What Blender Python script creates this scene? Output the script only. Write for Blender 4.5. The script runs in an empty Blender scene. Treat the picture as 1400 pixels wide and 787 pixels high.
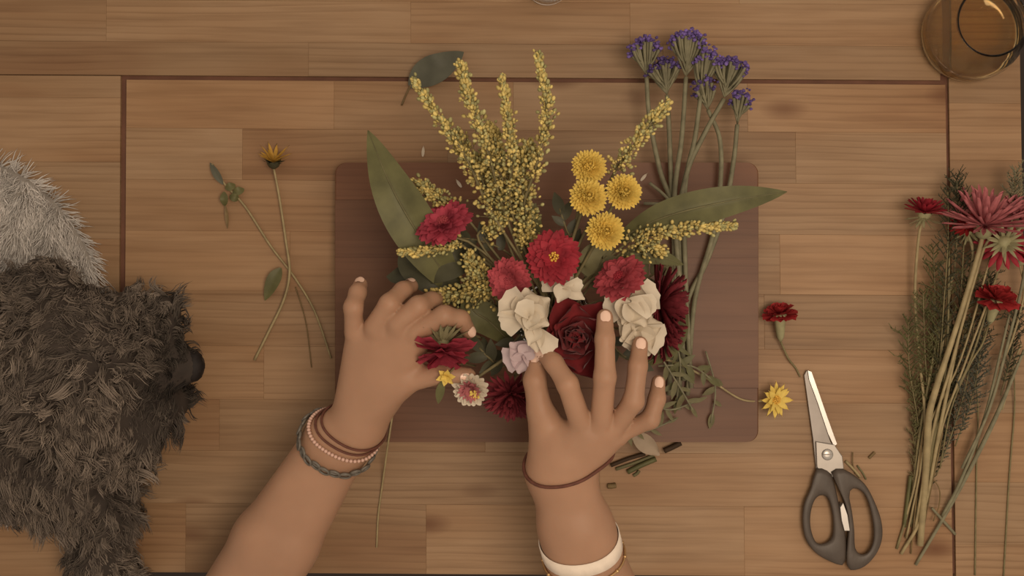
import bpy, math, random
import numpy as np
from mathutils import Vector, Matrix

# ------------------------------------------------------------------ camera, light, exposure
SC = bpy.context.scene
COL = SC.collection
S, H = 0.0008, 1.25                      # metres per photo pixel on the table top, camera height over it
cam = bpy.data.objects.new('camera', bpy.data.cameras.new('camera'))
COL.objects.link(cam)
cam.location = (0, 0, H)
cam.data.sensor_width = 36
cam.data.lens = 36 * H / (1400 * S)
cam.data.clip_start = 0.02
SC.camera = cam

world = bpy.data.worlds.new('room_light'); SC.world = world
world.use_nodes = True
bg = world.node_tree.nodes['Background']
bg.inputs[0].default_value = (1.0, 0.83, 0.66, 1)
bg.inputs[1].default_value = 0.52

def area_light(name, loc, target, size, power, col):
    l = bpy.data.lights.new(name, 'AREA'); l.shape = 'DISK'; l.size = size; l.energy = power; l.color = col
    o = bpy.data.objects.new(name, l); COL.objects.link(o); o.location = loc
    o.rotation_euler = (Vector(target) - Vector(loc)).to_track_quat('-Z', 'Y').to_euler()
    return o
area_light('ceiling_lamp', (0.42, -0.10, 1.75), (0.05, -0.05, 0), 0.8, 14.5, (1.0, 0.80, 0.60))

SC.view_settings.view_transform = 'Standard'
SC.view_settings.look = 'None'
SC.view_settings.gamma = 1
SC.view_settings.use_curve_mapping = False
SC.view_settings.exposure = 0.0

# ------------------------------------------------------------------ helpers
rng = np.random.default_rng(7)
def P(px, py, z=0.0):
    k = S * (H - z) / H
    return np.array([(px - 700) * k, -(py - 393.5) * k, z])
def px2m(n, z=0.0): return n * S * (H - z) / H
def lin(c):
    return tuple(((v / 255) / 12.92 if v / 255 <= .04045 else ((v / 255 + .055) / 1.055) ** 2.4) for v in c) + (1,)
WOFF = {}
def tag(o, label=None, cat=None, group=None, kind=None):
    if label: o['label'] = label
    if cat: o['category'] = cat
    if group: o['group'] = group
    if kind: o['kind'] = kind
    return o
def thing(name, label, cat, loc, group=None):
    o = bpy.data.objects.new(name, None); COL.objects.link(o)
    o.empty_display_size = 0.02
    o.location = loc; WOFF[o.name] = np.array(loc, float)
    return tag(o, label, cat, group)
def mesh(name, V, F, smooth=True, col=None):
    V = np.asarray(V, dtype=np.float32).reshape(-1, 3)
    me = bpy.data.meshes.new(name)
    if isinstance(F, np.ndarray):
        k = F.shape[1]
        me.vertices.add(len(V)); me.vertices.foreach_set('co', V.ravel())
        me.loops.add(F.size); me.loops.foreach_set('vertex_index', F.astype(np.int32).ravel())
        me.polygons.add(len(F))
        me.polygons.foreach_set('loop_start', np.arange(0, F.size, k, dtype=np.int32))
        me.polygons.foreach_set('loop_total', np.full(len(F), k, dtype=np.int32))
        me.update(calc_edges=True)
    else:
        me.from_pydata([tuple(v) for v in V.tolist()], [], [tuple(int(i) for i in f) for f in F]); me.update()
    me.polygons.foreach_set('use_smooth', np.full(len(me.polygons), smooth))
    if col is not None:
        ca = me.color_attributes.new('Col', 'FLOAT_COLOR', 'POINT')
        c = np.ones((len(V), 4), np.float32); c[:, :3] = col
        ca.data.foreach_set('color', c.ravel())
    return me
def link(name, me, mat, parent=None, off=None, color=None):
    o = bpy.data.objects.new(name, me); COL.objects.link(o)
    if mat and not me.materials: me.materials.append(mat)
    if parent is not None:
        o.parent = parent
        WOFF[o.name] = WOFF.get(parent.name, np.zeros(3)) if off is None else off
    else:
        WOFF[o.name] = np.zeros(3) if off is None else off
    if color: o.color = color
    return o
def mk(name, V, F, mat, parent=None, smooth=True, col=None, loc=None):
    """world-space vertices -> mesh object, local to its parent (parents carry only a translation)"""
    V = np.asarray(V, float).reshape(-1, 3)
    if parent is not None: V = V - WOFF[parent.name]
    if parent is None and loc is not None:
        V = V - np.asarray(loc)
    o = link(name, mesh(name, V, F, smooth, col), mat, parent)
    if parent is None and loc is not None:
        o.location = loc; WOFF[o.name] = np.array(loc, float)
    return o
class Geo:
    """collects pieces into one vertex/face list"""
    def __init__(s): s.V = []; s.F = []; s.n = 0; s.C = []
    def add(s, V, F, c=None):
        V = np.asarray(V, float).reshape(-1, 3)
        s.V.append(V); s.F += [tuple(int(i) + s.n for i in f) for f in F]; s.n += len(V)
        s.C.append(np.tile(np.array(c if c is not None else (1, 1, 1), float), (len(V), 1)))
        return s
    def verts(s): return np.concatenate(s.V)
    def out(s, name, mat, parent=None, smooth=True, colors=False, loc=None):
        return mk(name, s.verts(), s.F, mat, parent, smooth, np.concatenate(s.C) if colors else None, loc)
def unit(v):
    v = np.asarray(v, float); return v / (np.linalg.norm(v) + 1e-12)
def frame(n, up=(0, 0, 1)):
    n = unit(n); u = np.asarray(up, float)
    if abs(np.dot(n, u)) > .97: u = np.array([0., 1, 0])
    t = unit(np.cross(u, n)); b = np.cross(n, t)
    return t, b, n
def spline(pts, n=8):
    p = np.asarray(pts, float)
    if len(p) < 3: return np.array([p[0] + (p[-1] - p[0]) * t for t in np.linspace(0, 1, n + 1)])
    q = np.vstack([2 * p[0] - p[1], p, 2 * p[-1] - p[-2]]); out = []
    for i in range(1, len(q) - 2):
        for t in np.linspace(0, 1, n, endpoint=False):
            a, b, c, d = q[i - 1], q[i], q[i + 1], q[i + 2]
            out.append(.5 * ((2 * b) + (c - a) * t + (2 * a - 5 * b + 4 * c - d) * t * t + (3 * b - a - 3 * c + d) * t ** 3))
    out.append(p[-1]); return np.array(out)
def closed_spline(pts, n=6):
    p = np.asarray(pts, float); m = len(p); out = []
    for i in range(m):
        a, b, c, d = p[i - 1], p[i], p[(i + 1) % m], p[(i + 2) % m]
        for t in np.linspace(0, 1, n, endpoint=False):
            out.append(.5 * ((2 * b) + (c - a) * t + (2 * a - 5 * b + 4 * c - d) * t * t + (3 * b - a - 3 * c + d) * t ** 3))
    return np.array(out)
def tube(path, r, k=6, closed=False):
    """tube along a path, radius scalar or per point"""
    path = np.asarray(path, float); m = len(path)
    r = np.broadcast_to(np.asarray(r, float), (m,)) if np.ndim(r) == 0 or len(r) == m else np.interp(np.linspace(0, 1, m), np.linspace(0, 1, len(r)), r)
    if closed: T = np.roll(path, -1, 0) - np.roll(path, 1, 0)
    else: T = np.gradient(path, axis=0)
    V = []; ref = np.array([0.13, .21, .97])
    t0, b0, _ = frame(T[0], ref)
    prev = t0
    for i in range(m):
        t = unit(T[i]); a = unit(prev - t * np.dot(prev, t)); b = np.cross(t, a); prev = a
        for j in range(k):
            g = 2 * math.pi * j / k
            V.append(path[i] + r[i] * (math.cos(g) * a + math.sin(g) * b))
    F = []
    for i in range(m if closed else m - 1):
        for j in range(k):
            i2 = (i + 1) % m
            F.append((i * k + j, i * k + (j + 1) % k, i2 * k + (j + 1) % k, i2 * k + j))
    if not closed:
        F.append(tuple(range(k))[::-1]); F.append(tuple((m - 1) * k + j for j in range(k)))
    return np.array(V), F
def lathe(profile, k=40):
    V = []; F = []
    for (r, z) in profile:
        for j in range(k):
            a = 2 * math.pi * j / k; V.append((r * math.cos(a), r * math.sin(a), z))
    for i in range(len(profile) - 1):
        for j in range(k): F.append((i * k + j, i * k + (j + 1) % k, (i + 1) * k + (j + 1) % k, (i + 1) * k + j))
    F.append(tuple(range(k))[::-1]); F.append(tuple((len(profile) - 1) * k + j for j in range(k)))
    return np.array(V), F
def blob(c, r, k=6):
    """small faceted ball: three rings"""
    V = [(0, 0, -1)]; F = []
    for z, rr in ((-.55, .83), (.1, 1.0), (.65, .76)):
        for j in range(k):
            a = 2 * math.pi * j / k; V.append((rr * math.cos(a), rr * math.sin(a), z))
    V.append((0, 0, 1)); n = len(V) - 1
    for j in range(k):
        F.append((0, 1 + (j + 1) % k, 1 + j)); F.append((n, 1 + 2 * k + j, 1 + 2 * k + (j + 1) % k))
        for q in (0, 1): F.append((1 + q * k + j, 1 + q * k + (j + 1) % k, 1 + (q + 1) * k + (j + 1) % k, 1 + (q + 1) * k + j))
    return np.array(V) * r + np.asarray(c), F

# ------------------------------------------------------------------ materials
def nodes(name):
    m = bpy.data.materials.new(name); m.use_nodes = True
    nt = m.node_tree; b = nt.nodes['Principled BSDF']
    def N(t, **kw):
        n = nt.nodes.new(t)
        for k, v in kw.items():
            if k.startswith('i_'): n.inputs[int(k[2:])].default_value = v
            else: setattr(n, k, v)
        return n
    return m, nt, b, N
def ramp(nt, N, fac, stops):
    r = N('ShaderNodeValToRGB'); nt.links.new(fac, r.inputs[0])
    el = r.color_ramp.elements
    while len(el) < len(stops): el.new(.5)
    for e, (p, c) in zip(el, stops): e.position = p; e.color = c
    return r.outputs[0]
def mixc(nt, N, fac, a, b, mode='MIX'):
    n = N('ShaderNodeMix', data_type='RGBA', blend_type=mode)
    for i, v in ((0, fac), (6, a), (7, b)):
        if hasattr(v, 'links') or hasattr(v, 'is_linked'): nt.links.new(v, n.inputs[i])
        else: n.inputs[i].default_value = v
    return n.outputs[2]
def wood(name, dark, mid, light, knot, streak=1.0, rough=.5):
    m, nt, b, N = nodes(name); L = nt.links.new
    tc = N('ShaderNodeTexCoord'); oi = N('ShaderNodeObjectInfo')
    add = N('ShaderNodeVectorMath', operation='ADD'); sc = N('ShaderNodeVectorMath', operation='SCALE')
    comb = N('ShaderNodeCombineXYZ')
    for i in range(3): L(oi.outputs['Random'], comb.inputs[i])
    L(comb.outputs[0], sc.inputs[0]); sc.inputs['Scale'].default_value = 37.0
    L(tc.outputs['Object'], add.inputs[0]); L(sc.outputs[0], add.inputs[1])
    def mapped(s):
        mp = N('ShaderNodeMapping'); mp.inputs['Scale'].default_value = s; L(add.outputs[0], mp.inputs[0]); return mp.outputs[0]
    n1 = N('ShaderNodeTexNoise'); n1.inputs['Scale'].default_value = 1; n1.inputs['Detail'].default_value = 6; n1.inputs['Roughness'].default_value = .55
    L(mapped((6, 120, 120)), n1.inputs['Vector'])
    n2 = N('ShaderNodeTexNoise'); n2.inputs['Scale'].default_value = 1; n2.inputs['Detail'].default_value = 3
    L(mapped((3.2, 9, 9)), n2.inputs['Vector'])
    wv = N('ShaderNodeTexWave', wave_type='BANDS', bands_direction='Y', wave_profile='SAW')
    wv.inputs['Scale'].default_value = 40; wv.inputs['Distortion'].default_value = 9; wv.inputs['Detail'].default_value = 2.5
    wv.inputs['Detail Scale'].default_value = .22; wv.inputs['Detail Roughness'].default_value = .6
    L(mapped((.28, 1, 1)), wv.inputs['Vector'])
    base = ramp(nt, N, n2.outputs[0], [(.28, dark), (.42, mid), (.55, light), (.68, mid)])
    st = ramp(nt, N, n1.outputs[0], [(.30, (.74, .70, .66, 1)), (.55, (1, 1, 1, 1)), (.8, (1.10, 1.10, 1.10, 1))])
    wr = ramp(nt, N, wv.outputs[0], [(0, (.78, .74, .70, 1)), (.35, (1, 1, 1, 1)), (1, (1.04, 1.04, 1.04, 1))])
    # bands show only in patches, as cut grain does
    n3 = N('ShaderNodeTexNoise'); n3.inputs['Scale'].default_value = 1; n3.inputs['Detail'].default_value = 1
    L(mapped((4, 13, 13)), n3.inputs['Vector'])
    pr = ramp(nt, N, n3.outputs[0], [(.40, (.25, .25, .25, 1)), (.62, (1, 1, 1, 1))])
    c = mixc(nt, N, .75 * streak, base, st, 'MULTIPLY')
    pf = N('ShaderNodeMath', operation='MULTIPLY'); L(pr, pf.inputs[0]); pf.inputs[1].default_value = streak
    c = mixc(nt, N, pf.outputs[0], c, wr, 'MULTIPLY')
    vo = N('ShaderNodeTexVoronoi', feature='F1'); vo.inputs['Scale'].default_value = 1
    L(mapped((4.5, 10, 10)), vo.inputs['Vector'])
    kn = ramp(nt, N, vo.outputs['Distance'], [(.0, (1, 1, 1, 1)), (.05, (.75, .75, .75, 1)), (.14, (0, 0, 0, 1))])
    c = mixc(nt, N, kn, c, knot)
    c = mixc(nt, N, 1.0, c, oi.outputs['Color'], 'MULTIPLY')
    L(c, b.inputs['Base Color']); b.inputs['Roughness'].default_value = rough
    b.inputs['Specular IOR Level'].default_value = .3
    bp = N('ShaderNodeBump'); bp.inputs['Strength'].default_value = .12; bp.inputs['Distance'].default_value = .001
    L(n1.outputs[0], bp.inputs['Height']); L(bp.outputs[0], b.inputs['Normal'])
    return m
def plain(name, c, rough=.6, var=.18, scale=60, spec=.3, sss=0, metal=0, sheen=0, attr=False, trans=0):
    """base colour with soft procedural mottling, or times the vertex colour"""
    m, nt, b, N = nodes(name); L = nt.links.new
    tc = N('ShaderNodeTexCoord'); n = N('ShaderNodeTexNoise'); n.inputs['Scale'].default_value = scale; n.inputs['Detail'].default_value = 4
    L(tc.outputs['Object'], n.inputs['Vector'])
    base = c if len(c) == 4 else lin(c)
    lo = tuple(v * (1 - var) for v in base[:3]) + (1,); hi = tuple(min(1, v * (1 + var)) for v in base[:3]) + (1,)
    r = ramp(nt, N, n.outputs[0], [(.3, lo), (.7, hi)])
    if attr:
        a = N('ShaderNodeVertexColor', layer_name='Col'); r = mixc(nt, N, 1.0, r, a.outputs[0], 'MULTIPLY')
    L(r, b.inputs['Base Color'])
    b.inputs['Roughness'].default_value = rough; b.inputs['Specular IOR Level'].default_value = spec
    b.inputs['Metallic'].default_value = metal
    if sss: b.inputs['Subsurface Weight'].default_value = sss; b.inputs['Subsurface Radius'].default_value = (.012, .005, .003); b.inputs['Subsurface Scale'].default_value = .6
    if sheen: b.inputs['Sheen Weight'].default_value = sheen
    if trans:
        tr = N('ShaderNodeBsdfTranslucent'); L(r, tr.inputs[0]); ms = N('ShaderNodeMixShader'); ms.inputs[0].default_value = trans
        L(b.outputs[0], ms.inputs[1]); L(tr.outputs[0], ms.inputs[2])
        L(ms.outputs[0], nt.nodes['Material Output'].inputs['Surface'])
    return m
def glassy(name, c, rough=.02, ior=1.45):
    m, nt, b, N = nodes(name); L = nt.links.new
    n = N('ShaderNodeTexNoise'); n.inputs['Scale'].default_value = 20
    r = ramp(nt, N, n.outputs[0], [(.3, c), (.7, tuple(min(1, v * 1.03) for v in c[:3]) + (1,))])
    L(r, b.inputs['Base Color']); b.inputs['Transmission Weight'].default_value = 1
    b.inputs['Roughness'].default_value = rough; b.inputs['IOR'].default_value = ior
    return m
M = {}
M['oak'] = wood('oak_wood', (.238, .126, .061, 1), (.282, .168, .087, 1), (.315, .200, .112, 1), (.13, .055, .022, 1))
M['walnut'] = wood('walnut_wood', (.098, .040, .020, 1), (.124, .053, .027, 1), (.145, .066, .034, 1), (.08, .032, .017, 1), .6, .45)
M['core'] = plain('table_core_wood', (.15, .068, .042, 1), .7, .2, 30)
M['floor'] = plain('dark_floor_boards', (.035, .024, .02, 1), .5, .3, 8)
M['skin'] = plain('skin', (.370, .212, .134, 1), .5, .07, 22, .28, .25)
M['nail'] = plain('nail_polish', (.80, .55, .43, 1), .25, .03, 40, .5)
M['fur'] = plain('dog_fur', (1, 1, 1, 1), .75, .05, 40, .2, attr=True)
M['dogskin'] = plain('dog_coat', (.040, .030, .024, 1), .8, .25, 60)
M['nose'] = plain('dog_nose', (.014, .010, .009, 1), .65, .3, 200, .25)
M['throw'] = plain('throw_backing', (.30, .27, .24, 1), .9, .1, 60)
M['pile'] = plain('throw_pile', (1, 1, 1, 1), .85, .04, 40, .15, attr=True)
M['stem'] = plain('green_stem', (.175, .145, .07, 1), .55, .25, 90)
M['palestem'] = plain('pale_stem', (.31, .245, .13, 1), .55, .2, 90)
M['greystem'] = plain('grey_green_stem', (.185, .17, .105, 1), .6, .25, 90)
M['brownstem'] = plain('dry_stem', (.17, .115, .05, 1), .6, .25, 90)
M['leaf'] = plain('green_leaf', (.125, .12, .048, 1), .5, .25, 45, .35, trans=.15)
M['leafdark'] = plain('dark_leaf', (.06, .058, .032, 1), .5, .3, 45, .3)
M['leafgrey'] = plain('grey_green_leaf', (.085, .085, .06, 1), .55, .15, 60, .3)
M['sprig'] = plain('soft_green_leaf', (.165, .15, .075, 1), .6, .25, 60, trans=.15)
M['calyx'] = plain('calyx_green', (.29, .27, .15, 1), .6, .2, 90)
M['magenta'] = plain('magenta_petal', (.38, .05, .078, 1), .6, .3, 90, .2, trans=.15)
M['red'] = plain('red_petal', (.29, .022, .035, 1), .6, .3, 90, .2, trans=.12)
M['pinkred'] = plain('pink_red_petal', (.38, .06, .075, 1), .6, .3, 90, .2, trans=.15)
M['scarlet'] = plain('scarlet_petal', (.37, .032, .034, 1), .6, .3, 90, .2, trans=.12)
M['rose'] = plain('dark_red_velvet_petal', (.17, .017, .020, 1), .7, .25, 80, .15, sheen=.1)
M['burgundy'] = plain('burgundy_petal', (.17, .024, .032, 1), .6, .3, 90, .2)
M['dusty'] = plain('dusty_pink_petal', (.46, .155, .165, 1), .6, .25, 90, .2, trans=.15)
M['white'] = plain('ivory_petal', (.70, .62, .50, 1), .6, .08, 70, .25, trans=.2)
M['lilac'] = plain('lilac_white_petal', (.62, .50, .52, 1), .6, .08, 70, .25, trans=.2)
M['yellow'] = plain('yellow_petal', (.76, .57, .14, 1), .6, .12, 90, .25, trans=.12)
M['gold'] = plain('golden_floret', (.52, .41, .145, 1), .7, .3, 120, .2, attr=True)
M['centre'] = plain('yellow_disc', (.62, .36, .06, 1), .7, .25, 200)
M['purple'] = plain('purple_floret', (.13, .085, .26, 1), .7, .35, 150, .2, attr=True)
M['bark'] = plain('dark_brown_twig', (.045, .025, .012, 1), .7, .2, 80)
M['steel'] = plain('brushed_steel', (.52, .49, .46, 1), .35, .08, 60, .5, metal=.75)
M['steeldark'] = plain('shaded_blade_steel', (.20, .18, .165, 1), .38, .08, 60, .5, metal=.7)  # same steel as the upper blade, with the lower one's shade painted in
M['handle'] = plain('grey_plastic', (.075, .058, .046, 1), .45, .15, 60, .4)
M['cord'] = plain('brown_cord', (.12, .045, .03, 1), .7, .2, 150)
M['bead'] = plain('pink_bead', (.62, .40, .32, 1), .35, .1, 150, .5)
M['grey'] = plain('grey_link', (.13, .115, .095, 1), .45, .2, 150, .5)
M['whiteband'] = plain('white_fabric_band', (.78, .67, .56, 1), .8, .06, 120)
M['brass'] = plain('gold_bangle', (.60, .38, .18, 1), .3, .1, 60, .5, metal=.8)
M['glass'] = glassy('clear_glass', (.97, .96, .93, 1))
M['amber'] = glassy('amber_drink', (.96, .74, .40, 1), .02, 1.33)

# ------------------------------------------------------------------ floor and table
fl = mk('floor', [(-4, -4, -.75), (4, -4, -.75), (4, 4, -.75), (-4, 4, -.75)], [(0, 1, 2, 3)], M['floor'])
tag(fl, kind='structure')

table = thing('dining_table', 'oiled oak dining table with broad end boards and butted staves', 'table', (0, 0, -.75))
def bevel_box(x0, x1, y0, y1, z0, z1, b=.0008):
    """box whose top edges are eased"""
    V = [(x0, y0, z0), (x1, y0, z0), (x1, y1, z0), (x0, y1, z0),
         (x0, y0, z1 - b), (x1, y0, z1 - b), (x1, y1, z1 - b), (x0, y1, z1 - b),
         (x0 + b, y0 + b, z1), (x1 - b, y0 + b, z1), (x1 - b, y1 - b, z1), (x0 + b, y1 - b, z1)]
    F = [(3, 2, 1, 0), (8, 9, 10, 11)]
    for a in (0, 4):
        for j in range(4):
            k = (j + 1) % 4; F.append((a + j, a + k, a + 4 + k, a + 4 + j))
    return np.array(V), F
TILT = math.radians(0.36)                # the table stands very slightly askew under the camera
def rot2(x, y, t=-TILT): return x * math.cos(t) - y * math.sin(t), x * math.sin(t) + y * math.cos(t)
def SHEAR(x): return .021 * np.clip((x - 170) / 1120, 0, 1.1)      # the end boards splay a little
def plank(px0, px1, py0, py1, tone, th=.024, warm=0.0, gap=.00004):
    x0, x1 = (px0 - 700) * S, (px1 - 700) * S; y1, y0 = -(py0 - 393.5) * S, -(py1 - 393.5) * S
    cx, cy = (x0 + x1) / 2, (y0 + y1) / 2; hx, hy = (x1 - x0) / 2 - gap, (y1 - y0) / 2 - gap
    V, F = bevel_box(-hx, hx, -hy, hy, -th, 0, .00018)
    V[:, 0] += SHEAR(px0 * (V[:, 0] < 0) + px1 * (V[:, 0] > 0)) * (py0 + (py1 - py0) * (V[:, 1] < 0) - 112) * S
    o = link('plank', mesh('plank', V, F, False), M['oak'], table)
    rx, ry = rot2(cx, cy); o.location = (rx, ry, .75); o.rotation_euler = (0, 0, -TILT)
    o.color = (tone * (1 + warm), tone, tone * (1 - warm), 1)
    return o
pr = random.Random(5)
def tone(): return pr.uniform(.95, 1.06)
def wm(): return pr.uniform(-.02, .05)
# top rail, hand-listed rows of staves: (y0, y1, joints)
def rows(spec, xa, xb):
    for y0, y1, joints, tones in spec:
        xs = [xa] + joints + [xb]
        for i in range(len(xs) - 1):
            t = tones[i] if tones and i < len(tones) else tone()
            plank(xs[i], xs[i + 1], y0, y1, 1 + (t - 1) * .75, warm=wm())
rows([(-150, -68, [300, 820], None), (-68, 3, [520, 1010], None),
      (3, 60, [143, 560, 860], [.86, 1.02, .95, 1.0]), (60, 106, [420, 905], [.86, .82, .90])], -400, 1284)
# centre panel staves
GX0, GX1 = 171, 1291
rows([(112, 178, [455, 700, 1020], [1.03, .95, .93, 1.05]), (178, 248, [330, 610, 1085], [1.06, .92, .86, 1.08]),
      (248, 318, [560, 980], [.92, .93, 1.02]), (318, 400, [395, 800, 1062], [1.02, .98, .95, 1.1]),
      (400, 475, [505, 1040], [.95, .96, .93]), (475, 548, [360, 930, 1235], [1.0, .97, 1.02, 1.0]),
      (548, 618, [300, 660, 1110], [1.04, .95, 1.0, 1.02]), (618, 690, [465, 815, 1255], [1.05, .92, 1.08, 1.02]),
      (690, 785, [255, 580, 1010], [1.0, .90, 1.10, 1.08])], GX0, GX1)
# left and right end boards
rows([(107, 137, [-120], [.95, .95]), (137, 225, [], [1.05]), (225, 330, [-180], [1.0, .97]), (330, 430, [], None), (430, 540, [-150], None), (540, 640, [], None), (640, 720, [-200], None), (720, 800, [], None)], -400, 163)
rows([(-150, -40, [], None), (-40, 60, [], None), (60, 137, [], [.86]), (137, 215, [], [1.0]), (215, 305, [], [.95]), (305, 395, [], [.88]), (395, 480, [], None), (480, 560, [], [.95]),
      (560, 655, [], [1.02]), (655, 740, [], [.96]), (740, 800, [], None)], 1295.5, 1393.5)
# core under the staves, apron and legs
def tbox(name, px0, px1, py0, py1, z0, z1, mat):
    x0, x1 = (px0 - 700) * S, (px1 - 700) * S; y1, y0 = -(py0 - 393.5) * S, -(py1 - 393.5) * S
    V, F = bevel_box(x0, x1, y0, y1, z0, z1, .001)
    V = np.array([(*rot2(v[0], v[1]), v[2]) for v in V])
    return mk(name, V, F, mat, table, False)
tbox('core_board', -398, 1391, -148, 782, -.034, -.0045, M['core'])
for a in ((-340, 1330, -100, -70), (-340, 1330, 700, 730), (-370, -340, -100, 730), (1330, 1360, -100, 730)):
    tbox('apron', *a, -.12, -.034, M['oak'])
for a in ((-380, -300), (1290, 1370)):
    for b_ in ((-130, -50), (680, 760)): tbox('leg', *a, *b_, -.75, -.034, M['oak'])

# ------------------------------------------------------------------ walnut cutting board, glued from staves
BZ = .020
board = thing('cutting_board', 'dark walnut cutting board with rounded corners under the bouquet', 'cutting board', P(748, 413, 0))
def rounded_rect(x0, x1, y0, y1, r, n=7):
    pts = []
    for cx, cy, a0 in ((x1 - r, y1 - r, 0), (x0 + r, y1 - r, 90), (x0 + r, y0 + r, 180), (x1 - r, y0 + r, 270)):
        for i in range(n + 1):
            a = math.radians(a0 + 90 * i / n); pts.append((cx + r * math.cos(a), cy + r * math.sin(a)))
    return pts
def clip(poly, ylim, keep_above):
    out = []
    for i in range(len(poly)):
        a, b = poly[i], poly[(i + 1) % len(poly)]
        ia = (a[1] >= ylim) if keep_above else (a[1] <= ylim); ib = (b[1] >= ylim) if keep_above else (b[1] <= ylim)
        if ia: out.append(a)
        if ia != ib:
            t = (ylim - a[1]) / (b[1] - a[1]); out.append((a[0] + t * (b[0] - a[0]), ylim))
    return out
def prism(poly, z0, z1, b):
    """extruded outline with eased upper and lower edge"""
    p = np.array(poly); c = p.mean(0); n = len(p); V = []
    for z, ins in ((z0, b), (z0 + b, 0), (z1 - b, 0), (z1, b)):
        d = c - p; q = p + d / np.linalg.norm(d, axis=1, keepdims=True) * ins
        V += [(x, y, z) for x, y in q]
    F = [tuple(range(n))[::-1], tuple(range(3 * n, 4 * n))]
    for k in range(3):
        for j in range(n): F.append((k * n + j, k * n + (j + 1) % n, (k + 1) * n + (j + 1) % n, (k + 1) * n + j))
    return np.array(V), F
a, b_ = P(458, 222, BZ), P(1037, 604, BZ)
poly = rounded_rect(a[0], b_[0], b_[1], a[1], .012)
cuts = [b_[1] - .01] + [P(0, y, BZ)[1] for y in (530, 452, 352, 273)] + [a[1] + .01]
for i, (t, w) in enumerate(((.98, .0), (1.0, .02), (1.04, .0), (.95, .0), (1.08, .05))):
    pl = clip(clip(poly, cuts[i] + .00003, True), cuts[i + 1] - .00003, False)
    V, F = prism(pl, 0.0002, BZ, .0012 if i in (0, 4) else .0003)
    o = mk('board_stave', V, F, M['walnut'], board, False); o.color = (t * (1 + w), t, t * (1 - w), 1)

# ------------------------------------------------------------------ implicit surfaces (bodies)
class SDF:
    def __init__(s, k=.008): s.p = []; s.k = k
    def cone(s, a, b, r1, r2, k=None, group=0): s.p.append((np.asarray(a, float), np.asarray(b, float), r1, r2, k or s.k, group)); return s
    def chain(s, pts, k=None, group=0):
        for q, w in zip(pts[:-1], pts[1:]): s.cone(q[0], w[0], q[1], w[1], k, group)
        return s
    def ball(s, c, r, k=None, group=0): return s.cone(c, np.asarray(c) + np.array([1e-5, 0, 0]), r, r, k, group)
    def __call__(s, X, prims=None):
        d = np.full(X.shape[:-1], 1.0); groups = {}
        for a, b, r1, r2, k, g in (s.p if prims is None else prims):
            ba = b - a; pa = X - a
            t = np.clip((pa @ ba) / (ba @ ba), 0, 1)
            e = np.sqrt(((pa - t[..., None] * ba) ** 2).sum(-1)) - (r1 + (r2 - r1) * t)
            if g == 0:
                h = np.clip(.5 + .5 * (d - e) / k, 0, 1); d = d * (1 - h) + e * h - k * h * (1 - h)
            else:                       # a finger: blends along itself, then into the palm
                c = groups.setdefault(g, np.full(X.shape[:-1], 1.0))
                h = np.clip(.5 + .5 * (c - e) / k, 0, 1); groups[g] = c * (1 - h) + e * h - k * h * (1 - h)
        base = d.copy(); out = d
        for g, c in groups.items():
            k = .006 if g > 0 else .004
            h = np.clip(.5 + .5 * (base - c) / k, 0, 1); m = base * (1 - h) + c * h - k * h * (1 - h)
            out = np.minimum(out, m)
        return out
    def bounds(s, pad=.012):
        A = np.array([np.minimum(p[0] - p[2], p[1] - p[3]) for p in s.p]).min(0); B = np.array([np.maximum(p[0] + p[2], p[1] + p[3]) for p in s.p]).max(0)
        return A - pad, B + pad
    def surface(s, h, lo=None, hi=None):
        A, B = s.bounds()
        if lo is not None: A = np.maximum(A, lo)
        if hi is not None: B = np.minimum(B, hi)
        n = np.ceil((B - A) / h).astype(int) + 1
        xs = [A[i] + h * np.arange(n[i]) for i in range(3)]
        D = np.ones(n); B_ = 20; hd = B_ * h * .87 + .03
        for i in range(0, n[0], B_):
            for j in range(0, n[1], B_):
                for k in range(0, n[2], B_):
                    bl = [xs[0][i:i + B_], xs[1][j:j + B_], xs[2][k:k + B_]]
                    c = np.array([(q[0] + q[-1]) / 2 for q in bl]); near = []
                    for p in s.p:
                        ba = p[1] - p[0]; t = min(1, max(0, (c - p[0]) @ ba / (ba @ ba)))
                        if np.linalg.norm(c - p[0] - t * ba) - max(p[2], p[3]) < hd: near.append(p)
                    if near: D[i:i + B_, j:j + B_, k:k + B_] = s(np.stack(np.meshgrid(*bl, indexing='ij'), -1), near)
        return surface_nets(D, A, h)
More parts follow.
